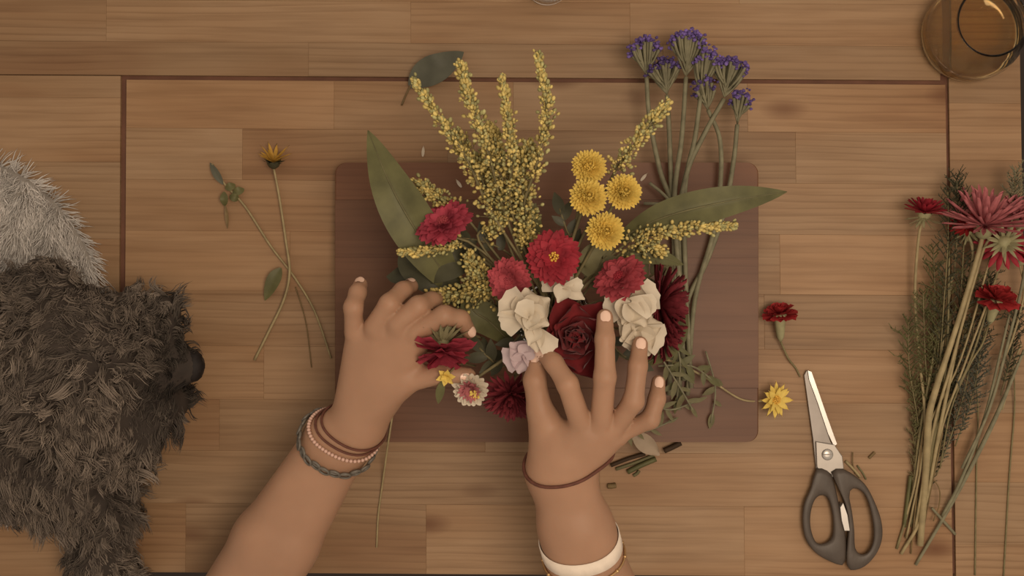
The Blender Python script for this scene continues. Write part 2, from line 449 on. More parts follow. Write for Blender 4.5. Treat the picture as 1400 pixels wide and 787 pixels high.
def surface_nets(D, A, h):
    D = D.copy(); D[[0, -1]] = np.maximum(D[[0, -1]], 1e-4); D[:, [0, -1]] = np.maximum(D[:, [0, -1]], 1e-4); D[:, :, [0, -1]] = np.maximum(D[:, :, [0, -1]], 1e-4)
    n = np.array(D.shape); ins = D < 0
    c = np.zeros(n - 1, int)
    for i in (0, 1):
        for j in (0, 1):
            for k in (0, 1): c += ins[i:n[0] - 1 + i, j:n[1] - 1 + j, k:n[2] - 1 + k]
    act = (c > 0) & (c < 8); ids = np.full(n - 1, -1); cells = np.argwhere(act); ids[act] = np.arange(len(cells))
    acc = np.zeros((len(cells), 3)); cnt = np.zeros(len(cells))
    corners = [(i, j, k) for i in (0, 1) for j in (0, 1) for k in (0, 1)]
    for a in corners:
        for ax in range(3):
            if a[ax]: continue
            b = list(a); b[ax] = 1
            da = D[tuple((cells + a).T)]; db = D[tuple((cells + b).T)]
            m = (da < 0) != (db < 0); t = np.where(m, da / np.where(da - db == 0, 1, da - db), 0)
            pos = np.tile(np.array(a, float), (len(cells), 1)); pos[:, ax] += t
            acc[m] += pos[m]; cnt[m] += 1
    V = A + h * (cells + acc / cnt[:, None])
    Q = []
    for ax in range(3):
        u, v = (ax + 1) % 3, (ax + 2) % 3
        sl0 = [slice(None)] * 3; sl1 = [slice(None)] * 3
        sl0[ax] = slice(0, -1); sl1[ax] = slice(1, None)
        e = np.argwhere(ins[tuple(sl0)] != ins[tuple(sl1)])
        e = e[(e[:, u] > 0) & (e[:, v] > 0) & (e[:, u] < n[u] - 1) & (e[:, v] < n[v] - 1)]
        du = np.zeros(3, int); du[u] = 1; dv = np.zeros(3, int); dv[v] = 1
        q = np.stack([ids[tuple((e - du - dv).T)], ids[tuple((e - dv).T)], ids[tuple(e.T)], ids[tuple((e - du).T)]], 1)
        flip = ~ins[tuple(e.T)]; q[flip] = q[flip][:, ::-1]
        Q.append(q)
    return V, np.concatenate(Q)
def sample_surface(V, Q, n, rg, w=None):
    T = np.concatenate([Q[:, [0, 1, 2]], Q[:, [0, 2, 3]]]); A, B, C = V[T[:, 0]], V[T[:, 1]], V[T[:, 2]]
    nr = np.cross(B - A, C - A); ar = np.linalg.norm(nr, axis=1) + 1e-15; nr = nr / ar[:, None]
    if w is not None: ar = ar * w((A + B + C) / 3, nr)
    i = rg.choice(len(T), n, p=ar / ar.sum()); u = rg.random((n, 2)); f = u.sum(1) > 1; u[f] = 1 - u[f]
    return A[i] + (B[i] - A[i]) * u[:, :1] + (C[i] - A[i]) * u[:, 1:], nr[i]
def strands(Pt, D, L, r, segs, amp, freq, side, phase, colr, droop=None, root=.75):
    """tapered three-sided locks growing from Pt along D, waving along 'side'"""
    n = len(Pt); V = []; C = []
    ax2 = np.cross(D, side)
    for i in range(segs):
        t = i / segs
        w = amp * np.sin(freq * t * 6.283 + phase) * t ** .7; w2 = amp * np.cos(freq * t * 6.283 + phase) * t ** .7
        c = Pt + D * (L * t)[:, None] + side * w[:, None] + ax2 * w2[:, None]
        if droop is not None: c = c + droop * (L * t * t)[:, None]
        rr = r * (1.0 - .70 * t ** 1.6)
        for j in range(3):
            g = 2.094 * j; V.append(c + (side * math.cos(g) + ax2 * math.sin(g)) * rr[:, None]); C.append(colr * (root + (1.15 - root) * t))  # shade between locks is painted in: strand colour darkens towards the root
    t = 1.0; c = Pt + D * L[:, None] + side * (amp * np.sin(freq * 6.283 + phase))[:, None] + ax2 * (amp * np.cos(freq * 6.283 + phase))[:, None]
    if droop is not None: c = c + droop * L[:, None]
    V.append(c); C.append(colr * 1.15)
    K = segs * 3 + 1; V = np.stack(V, 1).reshape(-1, 3); C = np.clip(np.stack(C, 1).reshape(-1, 3), 0, 1)
    f = []
    for i in range(segs - 1):
        for j in range(3):
            a, b = i * 3 + j, i * 3 + (j + 1) % 3
            f += [(a, b, b + 3), (a, b + 3, a + 3)]
    for j in range(3): f.append(((segs - 1) * 3 + j, (segs - 1) * 3 + (j + 1) % 3, segs * 3))
    F = (np.arange(n)[:, None, None] * K + np.array(f)[None]).reshape(-1, 3)
    return V, F, C

# ------------------------------------------------------------------ furry throw and dog
rg = np.random.default_rng(11)
throw = thing('fur_throw', 'light grey long-pile fur throw spread under the dog', 'throw', P(-110, 460, 0))
NR, NA = 14, 64; V = [P(-110, 462, .046)]; F = []
for i in range(1, NR + 1):
    t = i / NR
    for j in range(NA):
        a = 2 * math.pi * j / NA; e = .92
        ca, sa = math.cos(a), math.sin(a)
        x = -110 + 252 * t * np.sign(ca) * abs(ca) ** e; y = 462 - 258 * t * np.sign(sa) * abs(sa) ** e
        z = .004 + .042 * (1 - t ** 3.2)
        V.append(P(x, y, z))
for i in range(NR):
    for j in range(NA):
        j2 = (j + 1) % NA
        if i == 0: F.append((0, 1 + j, 1 + j2))
        else: F.append((1 + (i - 1) * NA + j, 1 + i * NA + j, 1 + i * NA + j2, 1 + (i - 1) * NA + j2))
nb = len(V)
for j in range(NA): v = V[1 + (NR - 1) * NA + j].copy(); v[2] = .0005; V.append(v)
for j in range(NA): F.append((1 + (NR - 1) * NA + j, nb + j, nb + (j + 1) % NA, 1 + (NR - 1) * NA + (j + 1) % NA))
V = np.array(V)
mk('backing', V, F, M['throw'], throw)
Q = np.array([f if len(f) == 4 else (f[0], f[1], f[2], f[2]) for f in F])
def wthrow(c, n):
    px = c[:, 0] / S + 700; py = 393.5 - c[:, 1] / S
    return np.where((px > -40) & (py < 480), 1.0, .25) * (n[:, 2] > -.2)
pt, nn = sample_surface(V, Q, 19000, rg, wthrow)
clump = np.stack([np.sin(pt[:, 0] * 190 + np.sin(pt[:, 1] * 120)), np.cos(pt[:, 1] * 150 + pt[:, 0] * 90)], 1)
flow = np.stack([-.25 + .35 * clump[:, 0], -1.0 + .25 * clump[:, 1], np.full(len(pt), .15)], 1)
flow = flow - nn * (flow * nn).sum(1, keepdims=True)
D = flow + nn * .55 + rg.normal(0, .16, (len(pt), 3)); D /= np.linalg.norm(D, axis=1, keepdims=True)
side = np.cross(D, rg.normal(0, 1, (len(pt), 3))); side /= np.linalg.norm(side, axis=1, keepdims=True)
c0 = np.array([.70, .66, .62]) * (rg.uniform(.78, 1.10, len(pt)) * (1 + .12 * clump[:, 0]))[:, None]
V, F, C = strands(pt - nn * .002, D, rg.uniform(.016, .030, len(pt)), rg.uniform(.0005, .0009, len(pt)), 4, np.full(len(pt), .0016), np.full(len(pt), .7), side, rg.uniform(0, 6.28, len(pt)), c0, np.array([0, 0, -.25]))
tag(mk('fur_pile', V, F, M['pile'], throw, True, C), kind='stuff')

dog = thing('dog', 'curly grey-brown dog lying with its dark nose over the table', 'dog', P(-60, 560, 0))
d = SDF(.02)
d.cone(P(70, 480, .125), P(120, 480, .125), .060, .056)                       # skull
d.cone(P(125, 490, .105), P(205, 497, .09), .047, .036)                       # muzzle
d.cone(P(205, 497, .09), P(256, 500, .088), .036, .018, .012)
d.cone(P(215, 432, .085), P(180, 440, .085), .024, .032)                      # whiskers, both sides of the muzzle
d.cone(P(212, 568, .075), P(170, 560, .08), .024, .034)
d.cone(P(236, 545, .055), P(200, 540, .06), .018, .026)                       # chin beard
d.cone(P(70, 405, .13), P(20, 425, .11), .032, .030)                          # ears folded along the skull
d.cone(P(110, 600, .11), P(175, 615, .085), .034, .026)
d.cone(P(60, 560, .115), P(120, 590, .10), .040, .036)
d.cone(P(40, 500, .11), P(-90, 540, .10), .072, .085)                         # neck
d.cone(P(-90, 540, .10), P(-330, 540, .10), .090, .085)                       # trunk
d.cone(P(-20, 620, .08), P(80, 645, .07), .052, .044)                         # shoulder
d.cone(P(80, 645, .065), P(143, 690, .045), .042, .032)                       # upper foreleg
d.cone(P(145, 690, .043), P(143, 760, .034), .030, .024)
d.cone(P(143, 760, .032), P(132, 850, .028), .024, .023)                      # foreleg resting on the table
d.cone(P(132, 850, .026), P(128, 885, .022), .024, .020)
d.cone(P(-260, 480, .08), P(-200, 420, .05), .055, .040)                      # haunch and hind paw
d.cone(P(-200, 420, .045), P(-120, 400, .055), .030, .024)
d.cone(P(-340, 540, .10), P(-372, 470, .07), .03, .02)                        # tail
DV, DQ = d.surface(.005)
body = mk('body', DV, DQ, M['dogskin'], dog)
# nose leather, an eye on either side of the bridge under the fringe
g = Geo()
nc = P(264, 500, .092)
for i in range(9):
    for j in range(16):
        th = math.pi * i / 8; ph = 2 * math.pi * j / 16
        nose_r = np.array([.0120, .0165, .0110]); q = np.array([math.cos(th), math.sin(th) * math.cos(ph), math.sin(th) * math.sin(ph)])
        if q[0] > .6 and abs(abs(q[1]) - .42) < .16 and q[2] < .2: q = q * .82    # nostrils
        g.V.append((nc + nose_r * q)[None]); g.C.append(np.ones((1, 3)))
g.n = 144; g.F = [(i * 16 + j, i * 16 + (j + 1) % 16, (i + 1) * 16 + (j + 1) % 16, (i + 1) * 16 + j) for i in range(8) for j in range(16)]
tag(g.out('nose', M['nose'], dog), 'dark wet dog nose')
for ey in (462, 520):
    V, F = blob(P(148, ey, .145), .008, 10); mk('eye', V, F, M['nose'], dog)
def wdog(c, n):
    px = c[:, 0] / (S * (H - c[:, 2]) / H) + 700; up = np.clip(n[:, 2] + .55, .05, 1)
    near = np.where(px > -60, 1.0, .12)
    nosed = np.linalg.norm((c - nc), axis=1); near = near * np.where(nosed < .016, 0, 1)
    return near * up
def furlayer(ng, n, Lr, rr, amp, fq, lift, seed, bright):
    """wavy locks: strands gather round guide hairs and curl together"""
    r2 = np.random.default_rng(seed)
    gp, gn = sample_surface(DV, DQ, ng, r2, wdog); pt, nn = sample_surface(DV, DQ, n, r2, wdog)
    w = np.stack([np.sin(gp[:, 0] * 45 + 2 * np.sin(gp[:, 1] * 35)), np.sin(gp[:, 1] * 50 + 2 * np.cos(gp[:, 0] * 40)), np.sin(gp[:, 2] * 60 + gp[:, 0] * 30)], 1)
    away = gp - nc; away /= np.linalg.norm(away, axis=1, keepdims=True) + 1e-9
    flow = away * .8 + w * .7 + r2.normal(0, .35, (ng, 3)) + np.array([-.1, -.3, -.1]); flow -= gn * (flow * gn).sum(1, keepdims=True)
    gD = flow + gn * lift; gD /= np.linalg.norm(gD, axis=1, keepdims=True)
    gS = np.cross(gD, gn + r2.normal(0, .3, (ng, 3))); gS /= np.linalg.norm(gS, axis=1, keepdims=True)
    gph = r2.uniform(0, 6.28, ng); gL = r2.uniform(*Lr, ng); gA = amp * r2.uniform(.5, 1.4, ng); gF = fq * r2.uniform(.7, 1.4, ng); gT = r2.uniform(0, 1, ng)
    near = np.empty(n, int)
    for a in range(0, n, 2000): near[a:a + 2000] = ((pt[a:a + 2000, None] - gp[None]) ** 2).sum(-1).argmin(1)
    D, side = gD[near] + r2.normal(0, .07, (n, 3)), gS[near]
    nd = np.linalg.norm(pt - nc, axis=1); short = .42 + .58 * np.clip((nd - .012) / .07, 0, 1)
    L_ = gL[near] * r2.uniform(.8, 1.1, n) * short
    gather = (gp[near] - pt) * .72; D = D * L_[:, None] + gather; L2 = np.linalg.norm(D, axis=1); D /= L2[:, None]
    tone = np.clip(.45 * gT[near] + .25 * (.5 + .5 * w[near, 0]) + r2.uniform(0, .4, n), 0, 1.1)
    dark, lightc = np.array([.066, .053, .045]), np.array([.32, .26, .21])
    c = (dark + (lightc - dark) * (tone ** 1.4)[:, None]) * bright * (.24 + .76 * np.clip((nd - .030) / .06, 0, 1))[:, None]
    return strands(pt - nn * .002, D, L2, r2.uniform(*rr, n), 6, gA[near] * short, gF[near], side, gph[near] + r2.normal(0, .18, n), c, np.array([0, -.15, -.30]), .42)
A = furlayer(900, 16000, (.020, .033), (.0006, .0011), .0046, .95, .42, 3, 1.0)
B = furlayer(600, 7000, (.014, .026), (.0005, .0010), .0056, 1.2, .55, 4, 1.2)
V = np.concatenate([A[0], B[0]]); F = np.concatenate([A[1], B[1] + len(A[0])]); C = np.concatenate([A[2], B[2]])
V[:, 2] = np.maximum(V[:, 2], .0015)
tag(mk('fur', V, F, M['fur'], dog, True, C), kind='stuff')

# ------------------------------------------------------------------ the person's arms and hands
person = thing('person', 'person reaching in with both bare forearms to arrange the bouquet', 'person', (-.08, -.62, -.75))
def hand_parts(sd, fingers):
    for gi, f in enumerate(fingers): sd.chain([(P(*q[:3]), q[3]) for q in f], .004, gi + 1)
L_F = dict(
    pinky=[(484, 452, .160, .0092), (483, 420, .172, .0088), (489, 400, .162, .0080), (493, 389, .150, .0070)],
    ring=[(512, 446, .168, .0100), (532, 415, .176, .0092), (551, 397, .160, .0084), (562, 391, .146, .0072)],
    middle=[(542, 442, .172, .0102), (572, 418, .176, .0094), (590, 411, .160, .0084), (600, 410, .147, .0072)],
    index=[(570, 452, .170, .0104), (607, 431, .176, .0094), (630, 436, .168, .0084), (641, 453, .158, .0072)],
    thumb=[(506, 552, .130, .0150), (556, 520, .146, .0118), (600, 510, .152, .0104), (640, 513, .150, .0076)])
R_F = dict(
    thumb=[(752, 615, .160, .0145), (738, 560, .176, .0120), (731, 520, .180, .0104), (737, 488, .174, .0080)],
    index=[(792, 572, .192, .0106), (776, 525, .206, .0098), (757, 496, .196, .0088), (742, 481, .184, .0076)],
    middle=[(822, 572, .194, .0106), (827, 515, .210, .0100), (827, 463, .206, .0088), (827, 433, .198, .0076)],
    ring=[(843, 580, .188, .0100), (866, 548, .204, .0095), (872, 500, .204, .0086), (875, 470, .196, .0074)],
    pinky=[(846, 592, .178, .0092), (889, 573, .190, .0086), (898, 545, .190, .0078), (900, 522, .184, .0066)])
LA = SDF(.012)
LA.cone(P(478, 585, .115), P(490, 462, .152), .019, .0125); LA.cone(P(487, 580, .118), P(515, 455, .160), .020, .0130)
LA.cone(P(492, 575, .118), P(545, 452, .164), .020, .0130); LA.cone(P(495, 575, .116), P(568, 465, .160), .020, .0125)
LA.cone(P(500, 570, .112), P(548, 520, .136), .018, .0150); LA.cone(P(548, 520, .138), P(566, 475, .154), .012, .010)
LA.cone(P(450, 598, .108), P(487, 575, .116), .0225, .0205); LA.cone(P(472, 612, .106), P(495, 585, .114), .0215, .0200)
LA.cone(P(450, 598, .108), P(362, 735, .085), .0235, .0310); LA.cone(P(472, 612, .106), P(392, 745, .084), .0225, .0310)
LA.cone(P(362, 735, .085), P(298, 860, .065), .0310, .040); LA.cone(P(392, 745, .084), P(322, 860, .065), .0310, .040)
LA.cone(P(310, 855, .065), (-.33, -.43, .05), .040, .040)
LA.cone((-.33, -.43, .05), (-.28, -.66, .24), .040, .050)
hand_parts(LA, L_F.values())
RA = SDF(.012)
RA.cone(P(748, 640, .158), P(745, 575, .172), .018, .0145); RA.cone(P(760, 640, .162), P(795, 585, .184), .021, .0130)
RA.cone(P(770, 640, .163), P(822, 588, .186), .021, .0130); RA.cone(P(778, 642, .160), P(838, 596, .178), .020, .0125)
RA.cone(P(765, 600, .172), P(800, 600, .178), .0150, .0140)
RA.cone(P(755, 650, .158), P(760, 625, .164), .0215, .0210); RA.cone(P(781, 652, .158), P(778, 628, .164), .0215, .0205)
RA.cone(P(755, 650, .158), P(776, 720, .145), .0215, .0270); RA.cone(P(781, 652, .158), P(799, 720, .145), .0215, .0270)
RA.cone(P(776, 720, .145), P(797, 810, .125), .0270, .0330); RA.cone(P(799, 720, .145), P(827, 810, .125), .0270, .0330)
RA.cone(P(812, 810, .125), (.115, -.46, .07), .036, .040)
RA.cone((.115, -.46, .07), (.09, -.68, .26), .040, .050)
hand_parts(RA, R_F.values())
V = np.zeros((0, 3)); Q = np.zeros((0, 4), int)
for sd in (LA, RA):                      # fine where hands and forearms are, coarser towards the shoulders
    for h_, lo_, hi_ in ((.0021, (-9, -.47, -9), None), (.0042, None, (9, -.46, 9))):
        v_, q_ = sd.surface(h_, lo_, hi_); Q = np.concatenate([Q, q_ + len(V)]); V = np.concatenate([V, v_])
pbody = mk('body', V, Q, M['skin'], person)

def surf_from(sd, c, dr, off, rmax=.08):
    a, b = 0.0, rmax
    for _ in range(26):
        m = (a + b) / 2
        if sd((c + dr * m)[None])[0] < off: a = m
        else: b = m
    return a
def add_nail(sd, f, dors=(0, 0, 1), roll=0, size=(.0054, .0048)):
    a, b = P(*f[-2][:3]), P(*f[-1][:3]); dr = unit(b - a)
    n = np.asarray(dors, float); n = unit(n - dr * np.dot(n, dr)); s_ = np.cross(dr, n)
    n = unit(n * math.cos(roll) + s_ * math.sin(roll)); s_ = np.cross(dr, n)
    c = b - dr * .0022; Vn = []
    NU, NV = 7, 7
    for i in range(NU):
        u = -1 + 2 * i / (NU - 1); wdt = (1 - max(0, abs(u)) ** 3.2 * .55)
        for j in range(NV):
            v = -1 + 2 * j / (NV - 1)
            ang = v * .60 * wdt; dd = unit(n * math.cos(ang) + s_ * math.sin(ang))
            cc = c + dr * size[0] * u
            rr = surf_from(sd, cc, dd, .0, .03)
            Vn.append(cc + dd * (rr + .0006 + .0004 * (1 - v * v)))
    Fn = [(i * NV + j, (i + 1) * NV + j, (i + 1) * NV + j + 1, i * NV + j + 1) for i in range(NU - 1) for j in range(NV - 1)]
    mk('fingernail', Vn, Fn, M['nail'], pbody)
for k_ in ('pinky', 'ring', 'middle'): add_nail(RA, R_F[k_])
add_nail(RA, R_F['index'], (.3, .2, 1)); add_nail(RA, R_F['thumb'], (-.5, 0, 1))
add_nail(LA, L_F['index'], (.3, .2, 1)); add_nail(LA, L_F['thumb'], (.1, -.3, 1))
for k_ in ('pinky', 'ring', 'middle'): add_nail(LA, L_F[k_], (0, 1, .6))

def wrist_ring(sd, c, ax, tilt, off, n=48):
    ax = unit(ax); up = np.array([0, 0, 1.0]); up = unit(up - ax * np.dot(up, ax)); sd_ = np.cross(ax, up)
    u2 = unit(up * math.cos(tilt) - ax * math.sin(tilt)); pts = []
    for i in range(n):
        t = 2 * math.pi * i / n; dr = unit(math.cos(t) * sd_ + math.sin(t) * u2)
        pts.append(c + dr * surf_from(sd, c, dr, off))
    return np.array(pts)
lax = unit(P(487, 575, .116) - P(400, 710, .09)); rax = unit(P(770, 640, .16) - P(790, 730, .14))
def ring_at(px, py, z): return P(px, py, z)
# left wrist, from the hand towards the elbow
for c, lab, t in (((480, 571, .110), 'thin brown cord bracelet worn closest to the hand, above the pink beads', .46), ((474, 577, .110), 'second thin brown cord bracelet, lying against the pink beads', .50)):
    pts = wrist_ring(LA, P(*c), lax, t, .0014); V, F = tube(pts, .0013, 6, True)
    tag(mk('cord_bracelet', V, F, M['cord'], None, loc=P(*c)), lab, 'bracelet', 'brown cord bracelets')
c = P(467, 583, .109); pts = wrist_ring(LA, c, lax, .52, .0020, 62)
br = thing('bead_bracelet', 'bracelet of small pale pink beads between brown cords and grey links', 'bracelet', c)
b0 = None
for i, p in enumerate(pts):
    if b0 is None: V, F = blob((0, 0, 0), .00205, 7); b0 = mesh('bead', V, F)
    o = link('bead', b0, M['bead'], br); o.location = Vector(p - c)
c = P(454, 594, .107); pts = wrist_ring(LA, c, lax, .64, .0034, 26)
br = thing('link_bracelet', 'chunky dark grey looped link bracelet around the wrist wearing beads', 'bracelet', c)
tor = None
V, F = tube(pts, .0011, 5, True); mk('band', V, F, M['grey'], br)
for i, p in enumerate(pts):
    if tor is None:
        ring = [(.0054 * math.cos(a), .0046 * math.sin(a), 0) for a in np.linspace(0, 2 * math.pi, 12, endpoint=False)]
        V, F = tube(ring, .0014, 5, True); tor = mesh('loop', V, F)
    o = link('loop', tor, M['grey'], br)
    nxt = pts[(i + 1) % len(pts)]; n_ = unit(p - c); t_ = unit(nxt - p)
    n_ = unit(n_ - t_ * np.dot(n_, t_)); b2 = np.cross(n_, t_)
    Mx = Matrix([[t_[k], b2[k], n_[k], (p - c)[k]] for k in range(3)] + [[0, 0, 0, 1]]); o.matrix_basis = Mx @ Matrix.Translation((0, 0, .001 * (i % 2)))
# right wrist
c = P(766, 621, .158); pts = wrist_ring(RA, c, rax, .42, .0014); V, F = tube(pts, .0017, 6, True)
tag(mk('cord_bracelet', V, F, M['cord'], None, loc=c), 'single dark brown cord around the wrist of the arm with white band', 'bracelet')
def band(sd, c, ax, tilt, off, width, th):
    ax = unit(ax); g = []
    rows_ = []
    for w in (-.5, -.45, .45, .5):
        rows_.append(wrist_ring(sd, c + ax * width * w, ax, tilt, off + (th if abs(w) < .49 else .0002)))
    n = len(rows_[0]); V = np.concatenate(rows_)
    F = [(k * n + j, k * n + (j + 1) % n, (k + 1) * n + (j + 1) % n, (k + 1) * n + j) for k in range(3) for j in range(n)]
    return V, F
c = P(793, 735, .135); V, F = band(RA, c, rax, .34, .0008, .0125, .0012)
tag(mk('wrist_band', V, F, M['whiteband'], None, loc=c), 'wide white fabric band on the forearm', 'bracelet')
c = P(799, 753, .133); pts = wrist_ring(RA, c, rax, .34, .0014, 56); V, F = tube(pts, .0012, 6, True)
br = thing('gold_bracelet', 'thin gold bracelet with small plates behind the white band', 'bracelet', c)
mk('chain', V, F, M['brass'], br)
for i in range(0, 56, 4):
    V, F = blob(pts[i], .0021, 8); mk('plate', V, F, M['brass'], br)

# ------------------------------------------------------------------ flowers: petals, blooms, stems, leaves
def petal(Lp, W, kind='oval', cup=.2, curl=.0, nl=5, nw=3, ruf=0, seed=0):
    """petal along +X, face up +Z"""
    r = random.Random(seed); V = []; F = []
    ph = r.uniform(0, 6.28)
    for i in range(nl + 1):
        u = i / nl
        if kind == 'strap': w = .55 + .45 * min(1, u * 2.2) if u < .75 else math.sqrt(max(0, 1 - ((u - .75) / .30) ** 2))
        elif kind == 'point': w = math.sin(math.pi * min(1, .12 + .88 * u)) ** .7
        elif kind == 'fan': w = .22 + .78 * u ** .8
        else: w = math.sin(math.pi * (.14 + .80 * u)) ** .75
        w = max(w, .06) * W / 2
        for j in range(nw + 1):
            v = -1 + 2 * j / nw
            z = cup * W * .5 * (v * v) + curl * Lp * u * u
            if ruf: z += ruf * W * u * math.sin(v * 7 + ph) * .5
            x = Lp * u * (1 - (.10 * v * v if kind != 'fan' else .16 * v * v))
            if kind == 'fan' and i == nl: x += Lp * .035 * math.sin(j * 2.1 + ph)
            V.append((x, v * w, z))
    for i in range(nl):
        for j in range(nw): F.append((i * (nw + 1) + j, (i + 1) * (nw + 1) + j, (i + 1) * (nw + 1) + j + 1, i * (nw + 1) + j + 1))
    return np.array(V), F
def pose(C, N, ang, elev, r0, z0, roll=0, up=(0, 0, 1)):
    t, b, n = frame(N, up)
    rad = math.cos(ang) * t + math.sin(ang) * b
    x = math.cos(elev) * rad + math.sin(elev) * n; y = np.cross(n, rad); z = np.cross(x, y)
    if roll: y, z = y * math.cos(roll) + z * math.sin(roll), z * math.cos(roll) - y * math.sin(roll)
    return np.stack([x, y, z], 1), np.asarray(C) + r0 * rad + z0 * n
def bloom(parent, C, N, rings, mat, name='petals', seed=1, single=False):
    """rings: (count, length, width, elevation deg, r0, z0, kind, cup, curl, ruffle)"""
    r = random.Random(seed); g = Geo(); k = 0
    for (n, Lp, W, el, r0, z0, kind, cup, curl, ruf) in rings:
        a0 = r.uniform(0, 6.28); shared = None
        for i in range(n):
            R, T = pose(C, N, a0 + 2 * math.pi * i / n + r.uniform(-.5, .5) * 1.6 / n, math.radians(el + r.uniform(-7, 7)), r0, z0 + r.uniform(-.0008, .0008), r.uniform(-.25, .25))
            s_ = r.uniform(.92, 1.06)
            if single:
                if shared is None: V, F = petal(Lp, W, kind, cup, curl, 5, 4 if ruf else 3, ruf, seed + k); shared = mesh('petal', V, F)
                o = link('petal', shared, mat, parent)
                T2 = T - WOFF[parent.name]
                o.matrix_basis = Matrix([[R[q][0] * s_, R[q][1] * s_, R[q][2] * s_, T2[q]] for q in range(3)] + [[0, 0, 0, 1]])
            else:
                V, F = petal(Lp * s_, W * s_, kind, cup, curl, 5, 2 if not ruf else 4, ruf, seed * 31 + k); g.add(V @ R.T + T, F)
            k += 1
    if not single: return g.out(name, mat, parent)
def disc(parent, C, N, rad, mat, n=40, br=.0016, name='centre', seed=2):
    g = Geo(); r = random.Random(seed); t, b, nn = frame(N)
    for i in range(n):
        q = math.sqrt((i + .5) / n) * rad; a = i * 2.39996
        p = np.asarray(C) + q * (math.cos(a) * t + math.sin(a) * b) + nn * (.35 * rad * (1 - (q / rad) ** 2))
        V, F = blob(p, br * r.uniform(.8, 1.2), 5); g.add(V, F)
    return g.out(name, mat, parent)
def stem(parent, pts, r, mat, name='stem', k=6, n=6):
    V, F = tube(spline(pts, n), r, k); return mk(name, V, F, mat, parent)
def cupc(parent, C, N, r, h, mat, name='calyx'):
    """calyx: small cup behind a bloom with pointed sepals"""
    t, b, n = frame(N); prof = ((.25, -h), (.62, -h * .75), (.85, -h * .35), (1.0, 0)); k = 10
    V = []; F = []
    for q, z in prof:
        for j in range(k):
            a = 2 * math.pi * j / k; zz = z + (h * .22 if (z == 0 and j % 2) else 0)
            V.append(np.asarray(C) + n * zz + r * q * (math.cos(a) * t + math.sin(a) * b))
    for i in range(3):
        for j in range(k): F.append((i * k + j, i * k + (j + 1) % k, (i + 1) * k + (j + 1) % k, (i + 1) * k + j))
    F.append(tuple(range(k))[::-1])
    return mk(name, V, F, mat, parent)
def leafblade(parent, pts, W, mat, up=(0, 0, 1), fold=.25, wave=.0, name='leaf', shape=.8, rib=None, nw=6, nl=4, pk=.5):
    """leaf following a 3-D midrib, with a folded blade; rib adds the midrib as a sub-part"""
    c = spline(pts, nl); m = len(c); V = []; F = []
    T = np.gradient(c, axis=0); upv = np.asarray(up, float)
    for i in range(m):
        u = i / (m - 1); t = unit(T[i]); s_ = unit(np.cross(upv, t)); n_ = np.cross(t, s_)
        ux = u ** (math.log(.5) / math.log(pk))
        w = W / 2 * max(.02, math.sin(math.pi * min(1, .03 + .97 * ux)) ** shape)
        for j in range(nw + 1):
            v = -1 + 2 * j / nw
            V.append(c[i] + s_ * v * w + n_ * (abs(v) * w * fold + wave * w * math.sin(u * 9 + v * 2)))
    for i in range(m - 1):
        for j in range(nw): F.append((i * (nw + 1) + j, i * (nw + 1) + j + 1, (i + 1) * (nw + 1) + j + 1, (i + 1) * (nw + 1) + j))
    V = np.array(V); n0 = len(V)
    V2 = V - np.cross(s_, unit(T[0])) * 0 - upv * .0004
    F2 = [tuple(i + n0 for i in f[::-1]) for f in F]
    o = mk(name, np.vstack([V, V2]), F + F2, mat, parent)
    if rib:
        Vr, Fr = tube(c + upv * .0004, [.0011, .0009, .0003], 5); mk('midrib', Vr, Fr, rib, o)
    return o

# jar that carries the bouquet
JC = P(752, 432, BZ); JX, JY = JC[0], JC[1]
jar = thing('glass_jar', 'clear glass jar standing under the bouquet on the walnut board', 'jar', (JX, JY, BZ))
prof = [(.034, 0), (.038, .002), (.039, .010), (.039, .085), (.035, .098), (.036, .108), (.0345, .109), (.0325, .098), (.0362, .084), (.0362, .008), (.030, .005)]
V, F = lathe(prof, 36); mk('body', V + np.array([JX, JY, BZ + .0003]), F, M['glass'], jar)
jr = random.Random(3)
def jar_stem(C, N=(0, 0, 1), spread=.020):
    """path of a stem from a head at C down into the jar"""
    C = np.asarray(C, float); a = math.atan2(C[1] - JY, C[0] - JX) + jr.uniform(-.5, .5); q = spread * jr.uniform(.4, 1)
    mouth = np.array([JX + q * math.cos(a), JY + q * math.sin(a), BZ + .112])
    foot = np.array([JX - .8 * q * math.cos(a), JY - .8 * q * math.sin(a), BZ + .008])
    n = unit(N); p1 = C - n * .02
    mid = (p1 * .45 + mouth * .55); mid[2] = max(mid[2], mouth[2] + .25 * (C[2] - mouth[2]))
    return foot, [C - n * .002, p1, mid, mouth, foot]
def cut(name, label, cat, C, N=(0, 0, 1), group=None, mat='stem', r=.0016):
    foot, path = jar_stem(C, N); t = thing(name, label, cat, foot, group)
    stem(t, path, r, M[mat]); return t

# --- zinnias, asters, daisies of the bouquet
def aster(px, py, z, N, R, mat, label, name='aster', seed=1, dense=True, cmat='centre', crad=.2, cn=24, single=False, cup=.15):
    C = P(px, py, z); t = cut(name, label, 'flower', C, N, 'red and magenta daisies of the bouquet')
    rings = [(28, R, R * .36, 2, R * .05, 0, 'strap', cup, -.05, 0), (26, R * .88, R * .34, 9, R * .04, R * .04, 'strap', cup, -.04, 0)]
    if dense: rings += [(22, R * .70, R * .30, 15, R * .03, R * .06, 'strap', .2, 0, 0), (16, R * .50, R * .26, 24, R * .02, R * .08, 'strap', .2, .05, 0)]
    bloom(t, C, N, rings, M[mat], 'petals', seed)
    disc(t, C + unit(N) * R * (.16 if dense else .10), N, R * crad, M[cmat], cn, R * .055, 'centre', seed)
    cupc(t, C - unit(N) * .001, N, R * .30, R * .35, M['calyx']); return t
aster(607, 305, .168, (-.30, .62, .75), px2m(39, .168), 'magenta', 'magenta daisy tilted away beside the large pointed green leaf', seed=3, cmat='pinkred')
